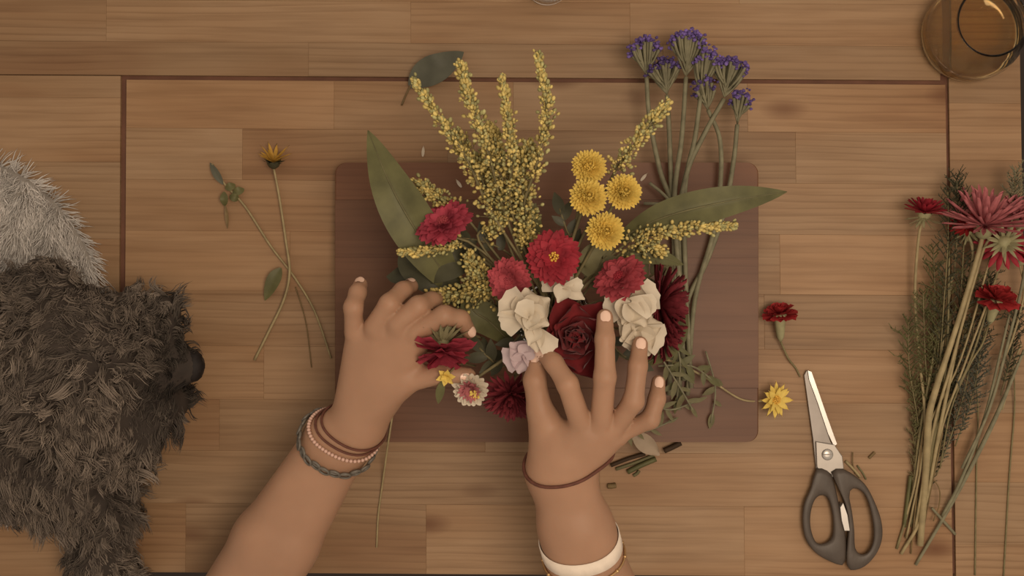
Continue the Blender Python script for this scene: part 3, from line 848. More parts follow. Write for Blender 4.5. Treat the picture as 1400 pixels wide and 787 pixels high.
aster(757, 352, .190, (-.05, .12, 1), px2m(38, .19), 'red', 'open red daisy with clear yellow centre above the dark red rose', seed=4, crad=.19, cn=14)
aster(697, 383, .180, (-.35, -.15, .95), px2m(31, .18), 'pinkred', 'small pink-red daisy touching the ivory petals', seed=5, cmat='pinkred')
aster(848, 380, .186, (-.45, .62, .72), px2m(37, .186), 'pinkred', 'pink-red daisy tilted over the ivory petals beside the burgundy bloom', seed=6, cmat='red')

# carnation pinched in the hand wearing beads
def fringe(t, C, N, R, mat, seed, rings=None):
    rings = rings or [(11, R * 1.0, R * .75, 8, 0, 0, 'fan', .15, -.1, .16), (10, R * .88, R * .7, 28, 0, R * .05, 'fan', .2, 0, .2), (8, R * .72, R * .6, 50, 0, R * .08, 'fan', .2, .05, .22), (6, R * .6, R * .5, 72, 0, R * .08, 'fan', .2, .1, .25)]
    return bloom(t, C, N, rings, mat, 'petals', seed)
C = P(606, 477, .164); N = unit((.04, -.95, .22))
t = thing('carnation', 'magenta carnation held between finger and thumb beside pale rimmed bloom', 'flower', P(660, 462, .11))
fringe(t, C, N, px2m(46, .16), M['magenta'], 9, [(11, .031, .022, -4, 0, 0, 'fan', .1, -.05, .14), (10, .028, .020, 14, 0, .002, 'fan', .15, 0, .18), (8, .022, .018, 38, 0, .003, 'fan', .2, .05, .2)])
bloom(t, C - N * .003, N, [(22, .029, .0045, -28, .003, -.003, 'point', .2, .05, 0), (18, .027, .0050, -48, .003, -.004, 'point', .2, 0, 0)], M['calyx'], 'sepals', 10)
cupc(t, C - N * .003, N, .008, .012, M['calyx'])
stem(t, [C - N * .014, P(630, 452, .152), P(648, 458, .125), P(660, 462, .11)], .0014, M['stem'])

# yellow button chrysanthemums
for (x, y, z, R, lab) in ((805, 229, .178, 25, 'yellow button chrysanthemum at the far end of its cluster from the red daisies'), (804, 270, .186, 27, 'yellow button chrysanthemum touching two others, on the goldenrod side'),
                          (852, 263, .182, 26, 'yellow button chrysanthemum on the side of the long green leaf'), (827, 316, .190, 27, 'yellow button chrysanthemum closest to the red daisies')):
    N = unit(((x - 760) * .0018, (390 - y) * .0012, 1)); C = P(x, y, z); R = px2m(R, z)
    t = cut('button_chrysanthemum', lab, 'flower', C, N, 'yellow button chrysanthemums')
    rings = []
    for q in range(7):
        e = 2 + q * 11; rings.append((30 - q * 2, R * (.60 - .03 * q), R * .20, e, R * (.42 - .065 * q), R * (.02 + .055 * q), 'strap', .4, .10, 0))
    bloom(t, C, N, rings, M['yellow'], 'petals', int(x + y)); disc(t, C + N * R * .46, N, R * .30, M['yellow'], 30, R * .07)
    cupc(t, C, N, R * .5, R * .4, M['calyx'])

# dark red rose: each petal its own piece
C = P(786, 462, .178); N = unit((.02, .05, 1)); R = px2m(52, .178)
t = cut('rose', 'large dark red velvety rose between the two middle fingers and ivory petals', 'flower', C - np.array([0, 0, .012]), N)
rr = random.Random(8)
me = {}
for q, (n, Lp, W, el, r0) in enumerate(((6, R * 1.02, R * 1.05, 12, .002), (6, R * .88, R * .98, 32, .002), (5, R * .72, R * .9, 52, .002), (5, R * .55, R * .75, 68, .001), (4, R * .42, R * .55, 80, .0005))):
    V, F = petal(Lp, W, 'oval', .30, .16, 7, 6, .03, q); me[q] = mesh('petal', V, F)
    for i in range(n):
        Rm, T = pose(C - N * .012, N, i * 2 * math.pi / n + q * .7 + rr.uniform(-.15, .15), math.radians(el + rr.uniform(-5, 5)), r0, .002 * q, .12)
        o = link('petal', me[q], M['rose'], t); T2 = T - WOFF[t.name]
        sy = 1.18 if abs(math.sin(i * 2 * math.pi / n + q * .7)) > .6 else .86
        o.matrix_basis = Matrix([[Rm[k][0] * sy, Rm[k][1], Rm[k][2], T2[k]] for k in range(3)] + [[0, 0, 0, 1]])
cupc(t, C - N * .013, N, .011, .012, M['calyx'])

# burgundy chrysanthemums
def mum(px, py, z, N, R, mat, label, seed, name='chrysanthemum', stretch=None):
    C = P(px, py, z); t = cut(name, label, 'flower', C, N, 'burgundy chrysanthemums')
    rings = [(24, R, R * .17, -4, .002, 0, 'strap', .5, .12, 0), (22, R * .92, R * .17, 14, .002, .001, 'strap', .5, .16, 0), (20, R * .8, R * .16, 32, .002, .002, 'strap', .5, .2, 0), (16, R * .66, R * .15, 50, .001, .003, 'strap', .5, .25, 0), (12, R * .5, R * .14, 70, .001, .004, 'strap', .5, .3, 0)]
    bloom(t, C, N, rings, M[mat], 'petals', seed); cupc(t, C - unit(N) * .001, N, R * .25, R * .3, M['calyx']); return t
mum(900, 414, .140, (.97, .02, .22), px2m(58, .14), 'burgundy', 'burgundy chrysanthemum turned to the side next to grey-green stems', 21)
mum(699, 538, .128, (-.05, -.62, .75), px2m(41, .128), 'burgundy', 'dark burgundy chrysanthemum under the thumb of the hand with the dark cord', 22)
mum(905, 455, .125, (.85, -.4, .4), px2m(40, .125), 'burgundy', 'smaller burgundy chrysanthemum partly under the ivory petals', 23)

# ivory snapdragon-like blossoms: each broad petal a piece
def ivory(px, py, z, N, pieces, label, mat='white', seed=1, name='ivory_blossom'):
    C = P(px, py, z); t = cut(name, label, 'flower', C, N, 'ivory ruffled blossoms'); r = random.Random(seed)
    for i, (ang, Lp, W, el) in enumerate(pieces):
        Lp, W = px2m(Lp * 1.12, z), px2m(W * 1.25, z)
        V, F = petal(Lp, W, 'fan' if i % 3 == 0 else 'oval', r.uniform(.45, .75), r.uniform(-.35, -.05), 10, 8, .03, seed * 17 + i)
        a = math.radians(ang); x = np.array([math.cos(a), math.sin(a), 0]) * math.cos(math.radians(el)) + np.array([0, 0, math.sin(math.radians(el))])
        y = unit(np.cross((0, 0, 1), x)); zz = np.cross(x, y); Rm = np.stack([x, y, zz], 1)
        mk('petal', V @ Rm.T + C + np.array([0, 0, .0015 * i]), F, M[mat], t)
    cupc(t, C - unit(N) * .001, N, .006, .010, M['calyx']); return t
ivory(722, 428, .192, (-.1, 0, 1), [(150, 38, 38, 8), (95, 30, 36, 15), (35, 32, 34, 12), (205, 36, 30, 10), (260, 24, 28, 30), (330, 28, 30, 20), (120, 22, 24, 48)], 'large ivory ruffled blossom next to the small pink-red daisy', seed=2)
ivory(731, 448, .196, (0, -.3, 1), [(310, 36, 24, 10), (275, 30, 20, 5), (250, 22, 20, 28)], 'drooping ivory petals above the finger and thumb that pinch', seed=3)
ivory(770, 392, .184, (0, 0, 1), [(160, 26, 26, 12), (60, 22, 18, 20), (330, 30, 15, 6), (10, 24, 16, 14), (250, 20, 20, 20)], 'small ivory blossom tucked under the open red daisy', seed=4)
ivory(862, 412, .184, (.1, 0, 1), [(20, 36, 36, 10), (70, 26, 34, 18), (130, 26, 26, 14), (200, 34, 30, 8), (250, 30, 34, 12), (300, 34, 34, 14), (345, 30, 28, 30)], 'ivory blossom under the tilted pink-red daisy', seed=5)
ivory(868, 452, .178, (.1, 0, 1), [(340, 38, 36, 8), (300, 34, 34, 14), (15, 34, 28, 14), (75, 30, 26, 20), (150, 26, 30, 12), (210, 24, 28, 20), (260, 24, 26, 10)], 'ivory blossom reached by the ring finger', seed=6)
ivory(716, 484, .172, (-.3, -.2, 1), [(200, 26, 30, 5), (255, 24, 24, 10), (140, 22, 26, 14), (330, 20, 22, 8), (50, 18, 22, 25)], 'lilac-white blossom pinched between thumb and index finger', 'lilac', 7)

# pale pink-rimmed bloom and little yellow floret near the thumb
C = P(644, 530, .150); N = unit((-.12, -.30, .9)); t = cut('pale_bloom', 'small pale pink bloom with ivory rim and yellow heart', 'flower', C, N)
bloom(t, C, N, [(18, .0178, .0085, 12, .001, 0, 'strap', .2, .06, .03), (14, .0155, .008, 26, .001, .001, 'oval', .2, .1, .05)], M['white'], 'outer_petals', 31)
bloom(t, C + N * .003, N, [(16, .0125, .005, 28, .001, .001, 'oval', .2, .1, 0), (12, .009, .004, 48, .001, .001, 'oval', .2, .1, 0)], M['dusty'], 'inner_petals', 32)
disc(t, C + N * .006 + np.array([.004, -.004, 0]), N, .005, M['yellow'], 14, .0016); cupc(t, C, N, .006, .008, M['calyx'])
C = P(610, 514, .168); N = unit((-.1, -.4, .9)); t = thing('yellow_floret', 'tiny yellow floret with one hanging leaf under the held carnation', 'flower', P(650, 500, .09))
bloom(t, C, N, [(6, .010, .006, 20, 0, 0, 'oval', .2, 0, .05), (5, .007, .005, 50, 0, .001, 'oval', .2, 0, .05)], M['yellow'], 'petals', 33)
stem(t, [C, P(628, 498, .150), P(650, 500, .09)], .0010, M['stem'])
leafblade(t, [P(606, 519, .162), P(602, 534, .155), P(599, 552, .145)], .0085, M['leaf'])

# --- goldenrod
def goldenrod(pts, label, seed, dens=1.0, width=8, start=.25, branch=True, tint=1.0, jarred=True, group='goldenrod sprays of the bouquet'):
    r = random.Random(seed); q = [P(*p) for p in pts]
    if jarred:
        foot, path = jar_stem(q[0], unit(q[1] - q[0]) * .6 + np.array([0, 0, .5]))
        full = [foot, path[3]] + q
    else: foot = q[0]; full = q
    t = thing('goldenrod', label, 'flower spray', foot, group)
    stem(t, full, [.0017, .0015, .0013, .0010, .0005], M['stem'], n=5)
    c = spline(q, 12); gc_ = np.gradient(c, axis=0); g = Geo(); gb = Geo(); n = int(len(c) * 8.5 * dens)
    for i in range(n):
        u = start + (1 - start) * r.random() ** .85; p = c[int(u * (len(c) - 1))]; tdir = unit(gc_[int(u * (len(c) - 1))])
        w = px2m(width * 1.35, .2) * (1.25 - u * .85)
        off = np.array([r.gauss(0, 1), r.gauss(0, 1), r.gauss(0, .8)]) * w * .55 + tdir * r.uniform(0, .006)
        e = p + off; k_ = r.uniform(.75, 1.35) * tint; gr = r.random()
        col = (k_, k_, k_) if gr < .66 else (.68 * k_, .80 * k_, k_)
        V, F = blob((0, 0, 0), r.uniform(.0010, .0021), 4)
        V = V * np.array([1, 1, 1.35]); ax = unit(off + tdir * .004); tt, bb, nn = frame(ax); g.add(V @ np.stack([tt, bb, nn]) + e, F, col)
        if i % 4 == 0: V, F = tube(np.array([p, (p + e) / 2 - tdir * .001, e]), .0004, 3); gb.add(V, F)
    tag(g.out('florets', M['gold'], t, True, True), kind='stuff')
    tag(gb.out('twigs', M['stem'], t), kind='stuff')
    return t
goldenrod([(672, 290, .17), (640, 220, .20), (600, 160, .21), (566, 110, .205)], 'goldenrod spray whose tip points at the fallen grey-green leaf stalk', 41, 1.0, 8)
goldenrod([(690, 290, .17), (668, 210, .21), (645, 145, .22), (629, 88, .215)], 'goldenrod spray reaching past the fallen grey-green leaf', 42, 1.15, 9)
goldenrod([(700, 290, .17), (700, 220, .21), (694, 160, .22), (687, 107, .215)], 'shorter goldenrod spray between two taller ones', 43, 1.1, 8)
goldenrod([(716, 300, .17), (735, 220, .21), (748, 145, .225), (735, 74, .22)], 'tallest goldenrod spray, bending slightly at its tip', 44, 1.2, 8)
for i, (a, b, c_, w, d_) in enumerate((((690, 300, .16), (655, 240, .185), (622, 180, .19), 12, 1.0), ((700, 300, .16), (685, 235, .19), (670, 175, .195), 13, 1.3), ((712, 300, .16), (712, 240, .19), (722, 200, .195), 13, 1.2),
                                      ((690, 320, .15), (680, 270, .17), (655, 215, .175), 13, 1.0), ((722, 330, .16), (718, 280, .18), (700, 200, .19), 11, 1.0))):
    goldenrod([a, b, c_], 'bushy goldenrod side spray filling the base of the tall sprays', 50 + i, d_ * 1.5, w * 1.35, .10, tint=.9)
goldenrod([(835, 245, .16), (862, 205, .19), (890, 168, .20), (911, 142, .205)], 'goldenrod spray leaning across the purple statice stems', 45, 1.1, 9, .05)
goldenrod([(860, 330, .15), (905, 318, .165), (950, 312, .17), (1003, 308, .17)], 'goldenrod spray lying along the long green leaf', 46, 1.3, 8, .05)
goldenrod([(850, 345, .15), (880, 335, .16), (905, 345, .155)], 'short goldenrod tuft between long leaf and pink-red daisy', 47, .8, 12, .1)
goldenrod([(640, 300, .14), (605, 275, .155), (572, 250, .16)], 'goldenrod tuft between magenta daisy and pointed leaf', 48, 1.2, 12, .15, tint=.85)
goldenrod([(640, 330, .15), (590, 342, .165), (546, 345, .165)], 'thin goldenrod shoot under the magenta daisy', 49, 1.0, 6, .1)
goldenrod([(655, 330, .15), (675, 310, .16), (690, 294, .165)], 'bright goldenrod tip among bare twigs by magenta daisy', 60, .9, 8, .2)
goldenrod([(722, 345, .15), (718, 325, .165), (722, 300, .17)], 'goldenrod tip beside the open red daisy', 61, .8, 9, .2)
goldenrod([(690, 400, .14), (660, 395, .15), (620, 405, .15), (590, 408, .15)], 'goldenrod tuft over the knuckles of the hand wearing beads', 62, 1.4, 14, .05, tint=.85)
goldenrod([(670, 390, .14), (655, 375, .155), (640, 350, .155)], 'goldenrod tuft between dark leaf and small pink-red daisy', 63, 1.3, 13, .05, tint=.85)

# --- large leaves
def bigleaf(pts, W, label, mat='leaf', jar_=True, fold=.22, wave=.04, pk=.5, shape=.8, up=(0, 0, 1)):
    q = [P(*p) for p in pts]; foot, path = jar_stem(q[0], unit(q[0] - q[1]) * -.5 + np.array([0, 0, .5]))
    t = thing('broad_leaf', label, 'leaf', foot, 'broad leaves of the bouquet')
    stem(t, [foot, path[3], q[0]], .0016, M['stem'], 'stalk', n=5)
    leafblade(t, q, W, M[mat], up, fold, wave, 'blade', shape, M['sprig'] if mat == 'leaf' else None, 8, 7, pk); return t
bigleaf([(625, 400, .125), (575, 325, .155), (535, 255, .165), (503, 178, .150)], px2m(66, .16), 'broad pointed green leaf beside the magenta daisy', pk=.45)
bigleaf([(840, 330, .135), (905, 298, .160), (990, 276, .170), (1076, 262, .160)], px2m(47, .16), 'long pointed green leaf stretching over the purple statice stems', pk=.52)
bigleaf([(655, 345, .12), (625, 352, .14), (595, 365, .14), (566, 388, .125)], px2m(52, .14), 'dark leaf under the magenta daisy, above the fingers', 'leafdark', pk=.5)
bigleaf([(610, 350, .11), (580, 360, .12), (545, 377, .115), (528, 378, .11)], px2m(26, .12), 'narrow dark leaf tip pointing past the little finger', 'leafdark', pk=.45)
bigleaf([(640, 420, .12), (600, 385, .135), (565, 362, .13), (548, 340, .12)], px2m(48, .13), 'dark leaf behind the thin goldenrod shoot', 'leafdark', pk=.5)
bigleaf([(700, 470, .12), (670, 440, .14), (648, 425, .145), (635, 402, .14)], px2m(44, .14), 'olive leaf between held carnation and large ivory blossom', 'leaf', pk=.5)
bigleaf([(800, 350, .13), (800, 365, .15), (812, 345, .155), (835, 335, .15)], px2m(30, .15), 'pale olive leaf between red daisy and yellow chrysanthemum', 'sprig', pk=.5)
bigleaf([(880, 500, .11), (915, 470, .12), (925, 430, .12), (925, 385, .11)], px2m(36, .12), 'olive leaf behind the burgundy chrysanthemums', 'leaf', pk=.5)
bigleaf([(820, 360, .14), (870, 350, .15), (905, 352, .15), (935, 362, .14)], px2m(22, .15), 'narrow green leaf beneath the short goldenrod tuft', 'leaf', pk=.5)

# leafy filler sprigs that close the gaps inside the bouquet
def sprig(pts, n, Ll, W, label, mat='sprig', seed=1, jarred=True, group=None, smat='stem', name='leafy_sprig', sr=.0010):
    r = random.Random(seed); q = [P(*p) for p in pts]
    if jarred: foot, path = jar_stem(q[0]); full = [foot, path[3]] + q
    else: foot = q[0]; full = q
    t = thing(name, label, 'foliage', foot, group); stem(t, full, sr, M[smat], n=5); c = spline(q, 8)
    me = None
    for i in range(n):
        u = .12 + .88 * (i + .5) / n; j = min(len(c) - 2, int(u * (len(c) - 1))); p = c[j]; td = unit(c[j + 1] - c[j])
        if me is None:
            V, F = petal(Ll, W, 'oval', .15, -.15, 5, 4); me = mesh('leaf', V, F)
        sgn = 1 if i % 2 else -1; ang = r.uniform(.5, 1.1) * sgn if i < n - 1 else 0
        s_ = unit(np.cross((0, 0, 1), td)); x = unit(td * math.cos(ang) + s_ * math.sin(ang) + np.array([0, 0, r.uniform(-.15, .35)])); y = unit(np.cross((0, 0, 1), x)); zz = np.cross(x, y)
        k = r.uniform(.75, 1.2); o = link('leaf', me, M[mat], t); T2 = p - WOFF[t.name]
        o.matrix_basis = Matrix([[x[a] * k, y[a] * k, zz[a] * k, T2[a]] for a in range(3)] + [[0, 0, 0, 1]])
    return t
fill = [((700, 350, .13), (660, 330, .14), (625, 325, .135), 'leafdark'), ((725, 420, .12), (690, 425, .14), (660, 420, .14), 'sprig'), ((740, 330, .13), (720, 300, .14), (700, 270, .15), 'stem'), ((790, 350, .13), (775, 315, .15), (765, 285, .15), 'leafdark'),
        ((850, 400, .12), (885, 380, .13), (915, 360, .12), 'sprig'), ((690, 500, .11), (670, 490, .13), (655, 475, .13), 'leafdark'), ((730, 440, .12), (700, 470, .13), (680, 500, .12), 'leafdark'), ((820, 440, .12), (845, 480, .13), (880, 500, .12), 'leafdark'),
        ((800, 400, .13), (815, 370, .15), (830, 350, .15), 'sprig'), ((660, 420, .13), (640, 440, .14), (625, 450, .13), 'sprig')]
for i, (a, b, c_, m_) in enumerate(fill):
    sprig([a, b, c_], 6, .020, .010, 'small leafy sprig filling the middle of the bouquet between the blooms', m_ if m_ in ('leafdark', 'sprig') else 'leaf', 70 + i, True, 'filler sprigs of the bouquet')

# ------------------------------------------------------------------ purple statice bunch lying over the board's edge
def statice(head, wid, pts, label, seed, dark=1.0, fan=.075):
    r = random.Random(seed); q = [P(*p) for p in pts]; t = thing('statice', label, 'flower', q[-1], 'purple statice stems')
    top = q[0]
    stem(t, q, [.0024, .0028, .0028, .0028], M['greystem'], n=6)
    hc = P(*head); ax = unit(hc - top); s_ = unit(np.cross((0, 0, 1), ax)); gb = Geo(); gf = Geo(); n = max(9, int(wid / 1.5))
    w = px2m(wid, .05) / 2; Lh = np.linalg.norm(hc - top)
    for i in range(n):
        v = -1 + 2 * (i + .5) / n; b0 = top + ax * Lh * r.uniform(.0, .35)
        e = hc + s_ * v * w + ax * (-.010 * v * v + r.uniform(-.004, .003)) + np.array([0, 0, r.uniform(-.006, .009)])
        m_ = (b0 * .5 + e * .5) + s_ * v * w * .12
        V, F = tube(spline([b0, m_, e], 3), [.0010, .0016, .0022], 4); gb.add(V, F)
        for k in range(5):
            o_ = e + np.array([r.gauss(0, .0024), r.gauss(0, .0020), r.gauss(0, .002)]) + ax * .001
            V, F = blob((0, 0, 0), r.uniform(.0014, .0027), 5); V = V * np.array([1, 1, .6]); tt, bb, nn = frame(np.array([r.gauss(0, .5), r.gauss(0, .5), 1]) + ax)
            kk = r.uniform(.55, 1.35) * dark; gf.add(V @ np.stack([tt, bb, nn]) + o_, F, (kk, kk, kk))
    tag(gb.out('calyx_branches', M['greystem'], t), kind='stuff'); tag(gf.out('florets', M['purple'], t, True, True), kind='stuff'); return t
statice((880, 57, .050), 40, [(884, 105, .044), (888, 160, .038), (903, 235, .036), (925, 300, .033), (932, 420, .030), (928, 560, .025)], 'purple statice head set apart from the tallest one', 81)
statice((942, 48, .060), 46, [(938, 105, .050), (932, 190, .044), (922, 275, .040), (930, 400, .036), (935, 520, .030)], 'tallest purple statice head', 82, 1.15)
statice((906, 88, .046), 44, [(912, 130, .042), (915, 180, .038), (918, 260, .034), (922, 360, .032), (915, 540, .026)], 'darker purple statice head under two taller heads', 83, .6)
statice((968, 74, .058), 34, [(958, 130, .048), (950, 190, .044), (936, 262, .040), (938, 400, .034), (945, 530, .028)], 'purple statice head next to the tallest one', 84, 1.0)
statice((1000, 84, .056), 44, [(990, 135, .048), (962, 185, .044), (938, 240, .042), (925, 330, .036), (925, 500, .028)], 'broad purple statice head on a slanting stem', 85, 1.0)
statice((1013, 128, .044), 26, [(1008, 170, .038), (1003, 220, .034), (990, 290, .032), (965, 360, .030), (938, 420, .028), (925, 540, .024)], 'small low purple statice head on the outermost stem', 86, .95)
statice((960, 112, .050), 26, [(968, 150, .044), (984, 190, .036), (985, 250, .034), (975, 320, .032), (950, 410, .030), (940, 540, .025)], 'small purple statice head hidden among the grey-green stems', 87, .8)
# side shoots crossing the stems
for i, (a, b, lab) in enumerate((((888, 250, .040), (925, 285, .043), 'short grey-green side shoot crossing towards the statice stems'), ((880, 278, .038), (925, 285, .041), 'nearly level grey-green side shoot touching the statice stems'))):
    t = thing('stem_offcut', lab, 'stem', P(*a)); stem(t, [P(*a), (P(*a) + P(*b)) / 2 + np.array([0, .002, 0]), P(*b)], .0018, M['greystem']); 
    V, F = petal(.014, .005, 'oval', .2, .1, 4, 3); mk('leaf', V + P(*b), F, M['greystem'], t)

# leafy greens under the hand with the white band
for i, (pts, n, Ll, W, m_, lab) in enumerate((
    ([(905, 490, .060), (930, 530, .050), (950, 565, .034)], 7, .018, .0055, 'sprig', 'soft green leafy sprig beside the little finger'),
    ([(900, 500, .050), (945, 500, .045), (975, 520, .035)], 6, .017, .0065, 'leaf', 'green leafy sprig crossing the curved daisy stalk'),
    ([(890, 545, .045), (915, 560, .038), (960, 545, .030)], 6, .015, .0045, 'sprig', 'pale green sprig lying level across the board'),
    ([(920, 455, .050), (930, 495, .050), (925, 550, .035)], 9, .020, .0050, 'leaf', 'green leafy sprig along the ends of the statice stems'),
    ([(965, 480, .030), (978, 530, .030), (972, 578, .026)], 5, .014, .0060, 'sprig', 'small green sprig with pale tip near the board corner'),
    ([(850, 585, .040), (880, 590, .036), (925, 572, .030)], 7, .016, .0050, 'sprig', 'leafy sprig half under the curled little finger'))):
    sprig(pts, n, Ll, W, lab, m_, 90 + i, False, None, 'greystem')

# ------------------------------------------------------------------ loose flowers on the table
# fallen grey-green leaf
q = [P(560, 118, .006), P(578, 103, .010), P(603, 90, .014), P(634, 71, .005)]
t = thing('fallen_leaf', 'single grey-green leaf fallen beside the goldenrod tips', 'leaf', P(560, 118, 0))
leafblade(t, q, px2m(40), M['leafgrey'], (0, 0, 1), .12, .05, 'blade', .75, None, 8, 7, .52)
stem(t, [P(549, 144, .0014), P(555, 130, .003), P(562, 116, .006)], .0010, M['brownstem'], 'stalk')

def daisy(C, N, R, t, single=True, seed=1, n=14, el=5, W=.30, cr=.24):
    bloom(t, C, N, [(n, R, R * W, el, R * .1, 0, 'point', .25, -.08, 0), (n - 4, R * .85, R * W, el + 18, R * .08, .001, 'point', .25, -.08, 0)], M['yellow'], 'petals', seed, single)
    disc(t, C + unit(N) * R * .12, N, R * cr, M['centre'], 22, R * .06); cupc(t, C - unit(N) * .001, N, R * .3, R * .3, M['calyx'])
# yellow daisy at the end of a curved stalk
C = P(1060, 546, .016); N = unit((.35, -.15, .9)); t = thing('yellow_daisy', 'bright yellow daisy on a long curved stalk near scissors tip', 'flower', P(1060, 546, 0))
daisy(C, N, px2m(25), t, True, 12, 12, 8, .34)
stem(t, [C - N * .004, P(1040, 548, .016), P(1012, 545, .026), P(975, 522, .030), P(935, 500, .034), P(898, 487, .045)], [.0010, .0011, .0013, .0014], M['palestem'])
# limp yellow daisy seen from the side, with crossing stalks
C = P(374, 222, .013); N = unit((.06, .85, .42)); t = thing('yellow_daisy', 'wilted ochre-yellow daisy with thin petals on a bent stalk', 'flower', P(374, 222, 0))
bloom(t, C, N, [(11, .021, .0042, 34, .001, 0, 'point', .3, -.1, 0), (8, .024, .0038, 52, .001, .001, 'point', .3, -.1, 0)], plain('ochre_petal', (.47, .27, .045, 1), .6, .2, 90, trans=.15), 'petals', 14, True)
cupc(t, C + N * .002, N, .0085, .009, M['leafdark'], 'calyx'); bloom(t, C, N, [(9, .009, .003, 10, .004, 0, 'point', .2, .1, 0)], M['leafdark'], 'sepals', 15)
stem(t, [C - N * .006, P(382, 270, .006), P(391, 330, .006), P(396, 372, .009), P(388, 410, .006), P(368, 452, .003), P(348, 492, .002)], [.0012, .0014, .0015, .0015], M['palestem'])
leafblade(t, [P(384, 366, .007), P(374, 383, .008), P(362, 411, .003)], px2m(19), M['leaf'], name='leaf', shape=.8)
t = thing('leafy_stalk', 'thin leafy stalk without bloom crossing the wilted daisy stalk', 'stem', P(290, 225, 0))
stem(t, [P(290, 224, .004), P(306, 250, .005), P(335, 282, .004), P(370, 336, .004), P(402, 378, .004), P(430, 425, .003), P(453, 490, .002)], [.0012, .0013, .0013, .0010], M['palestem'])
leafblade(t, [P(305, 252, .006), P(296, 238, .007), P(287, 222, .004)], px2m(10), M['leafgrey'])
for a, b in (((318, 264), (334, 258)), ((314, 268), (327, 272)), ((308, 258), (322, 252)), ((306, 262), (307, 282))):
    leafblade(t, [P(*a, .006), P((a[0] + b[0]) / 2, (a[1] + b[1]) / 2, .009), P(*b, .004)], px2m(11), M['leaf'])
leafblade(t, [P(308, 280, .005), P(310, 296, .004), P(311, 313, .002)], px2m(5), M['brownstem'])
for pts, lab, m_, r_ in (([(404, 392, .0018), (418, 440, .0016), (426, 502, .0014)], 'hair-thin brown stalk lying between the crossed stalks and board', 'brownstem', .0006),
                     ([(537, 565, .0215), (530, 610, .0225), (523, 660, .004), (517, 705, .0016), (515, 748, .0014)], 'long thin pale stalk hanging off the board below the beaded wrist', 'palestem', .0011)):
    t = [P(*p) for p in pts]; V, F = tube(spline(t, 6), r_, 6); tag(mk('loose_stalk', V, F, M[m_], None, loc=t[-1]), lab, 'stem')

def side_carnation(head, N, R, stempts, label, mat, seed, group=None, cm='calyx', cl=.022):
    C = P(*head); N = unit(N); t = thing('carnation', label, 'flower', P(head[0], head[1], 0), group)
    fringe(t, C, N, R, M[mat], seed); tt, bb, nn = frame(N)
    V, F = tube(np.array([C - N * cl, C - N * cl * .8, C - N * cl * .3, C + N * .002]), [.0018, .0042, .0058, .0075], 10); mk('calyx', V, F, M[cm], t)
    if stempts: stem(t, [C - N * cl] + [P(*p) for p in stempts], [.0012, .0011, .0009], M['stem'])
    return t
side_carnation((1066, 432, .018), (-.10, .93, .30), px2m(25), [(1078, 490, .006), (1088, 503, .003), (1094, 515, .002)], 'small red carnation lying by itself near the scissors tip', 'scarlet', 16, cl=px2m(36))

# ------------------------------------------------------------------ bunch of stems at the table's end
G2 = 'flowers of the bunch lying at the table end'
C = P(1346, 308, .042); N = unit((.02, .93, .36)); t = thing('pink_chrysanthemum', 'large dusty pink chrysanthemum with long thin petals', 'flower', P(1346, 288, 0), G2)
R = px2m(62, .04)
bloom(t, C, N, [(30, R, R * .10, 8, .003, 0, 'strap', .5, .05, 0), (28, R * .97, R * .10, 22, .003, .001, 'strap', .5, .08, 0), (24, R * .92, R * .10, 38, .002, .002, 'strap', .5, .12, 0), (12, R * .74, R * .12, 56, .002, .003, 'strap', .5, .2, 0)], M['dusty'], 'petals', 17, True)
cupc(t, C - N * .001, N, .012, .014, M['calyx'])
stem(t, [C - N * .012, P(1338, 345, .038), P(1322, 400, .036), P(1300, 470, .034), P(1280, 530, .030), P(1270, 570, .026), P(1266, 640, .018), P(1258, 745, .006)], [.0024, .0026, .0028, .0036, .0040, .0036], M['palestem'], k=8)
def mumside(head, N, R, pts, label, mat, seed, smat='palestem', r_=.0015, cal=True):
    C = P(*head); N = unit(N); t = thing('chrysanthemum', label, 'flower', P(head[0], head[1], 0), G2)
    bloom(t, C, N, [(18, R, R * .2, 5, .002, 0, 'strap', .4, .08, 0), (16, R * .88, R * .2, 26, .002, .001, 'strap', .4, .12, 0), (12, R * .72, R * .2, 48, .002, .002, 'strap', .4, .15, 0)], M[mat], 'petals', seed)
    cupc(t, C - N * .001, N, R * .36, R * .4, M['calyx'])
    if cal: bloom(t, C - N * .003, N, [(11, R * .8, R * .13, -22, R * .1, -.002, 'point', .2, .15, 0), (9, R * .7, R * .12, -45, R * .1, -.004, 'point', .2, .1, 0)], M['calyx'], 'sepals', seed + 1)
    if pts: stem(t, [C - N * R * .3] + [P(*p) for p in pts], [r_, r_ * 1.1, r_ * 1.1, r_], M[smat], k=7)
    return t
mumside((1264, 290, .034), (.10, .95, .25), px2m(28), [(1256, 325, .024), (1251, 400, .016), (1256, 480, .014), (1264, 560, .018), (1264, 640, .018), (1250, 730, .005)], 'red chrysanthemum on the outer long stem beside the dusty pink one', 'red', 18)
mumside((1322, 312, .032), (-.3, .8, .5), px2m(24), [(1330, 350, .026), (1318, 420, .026), (1302, 500, .026), (1284, 590, .022), (1262, 700, .010), (1232, 757, .003)], 'red chrysanthemum half under the dusty pink one', 'scarlet', 19, r_=.0018)
mumside((1372, 332, .040), (.30, -.15, -.9), px2m(36), [(1350, 330, .034), (1330, 390, .034), (1300, 500, .030), (1275, 590, .022), (1256, 720, .008)], 'green-backed chrysanthemum turned face down showing pale sepals', 'red', 20)
side_carnation((1362, 412, .034), (.12, .90, .42), px2m(31), [(1343, 470, .028), (1325, 500, .026), (1300, 560, .020), (1285, 640, .012)], 'red carnation with short green calyx below the dusty pink chrysanthemum', 'scarlet', 24, G2, cl=px2m(34))
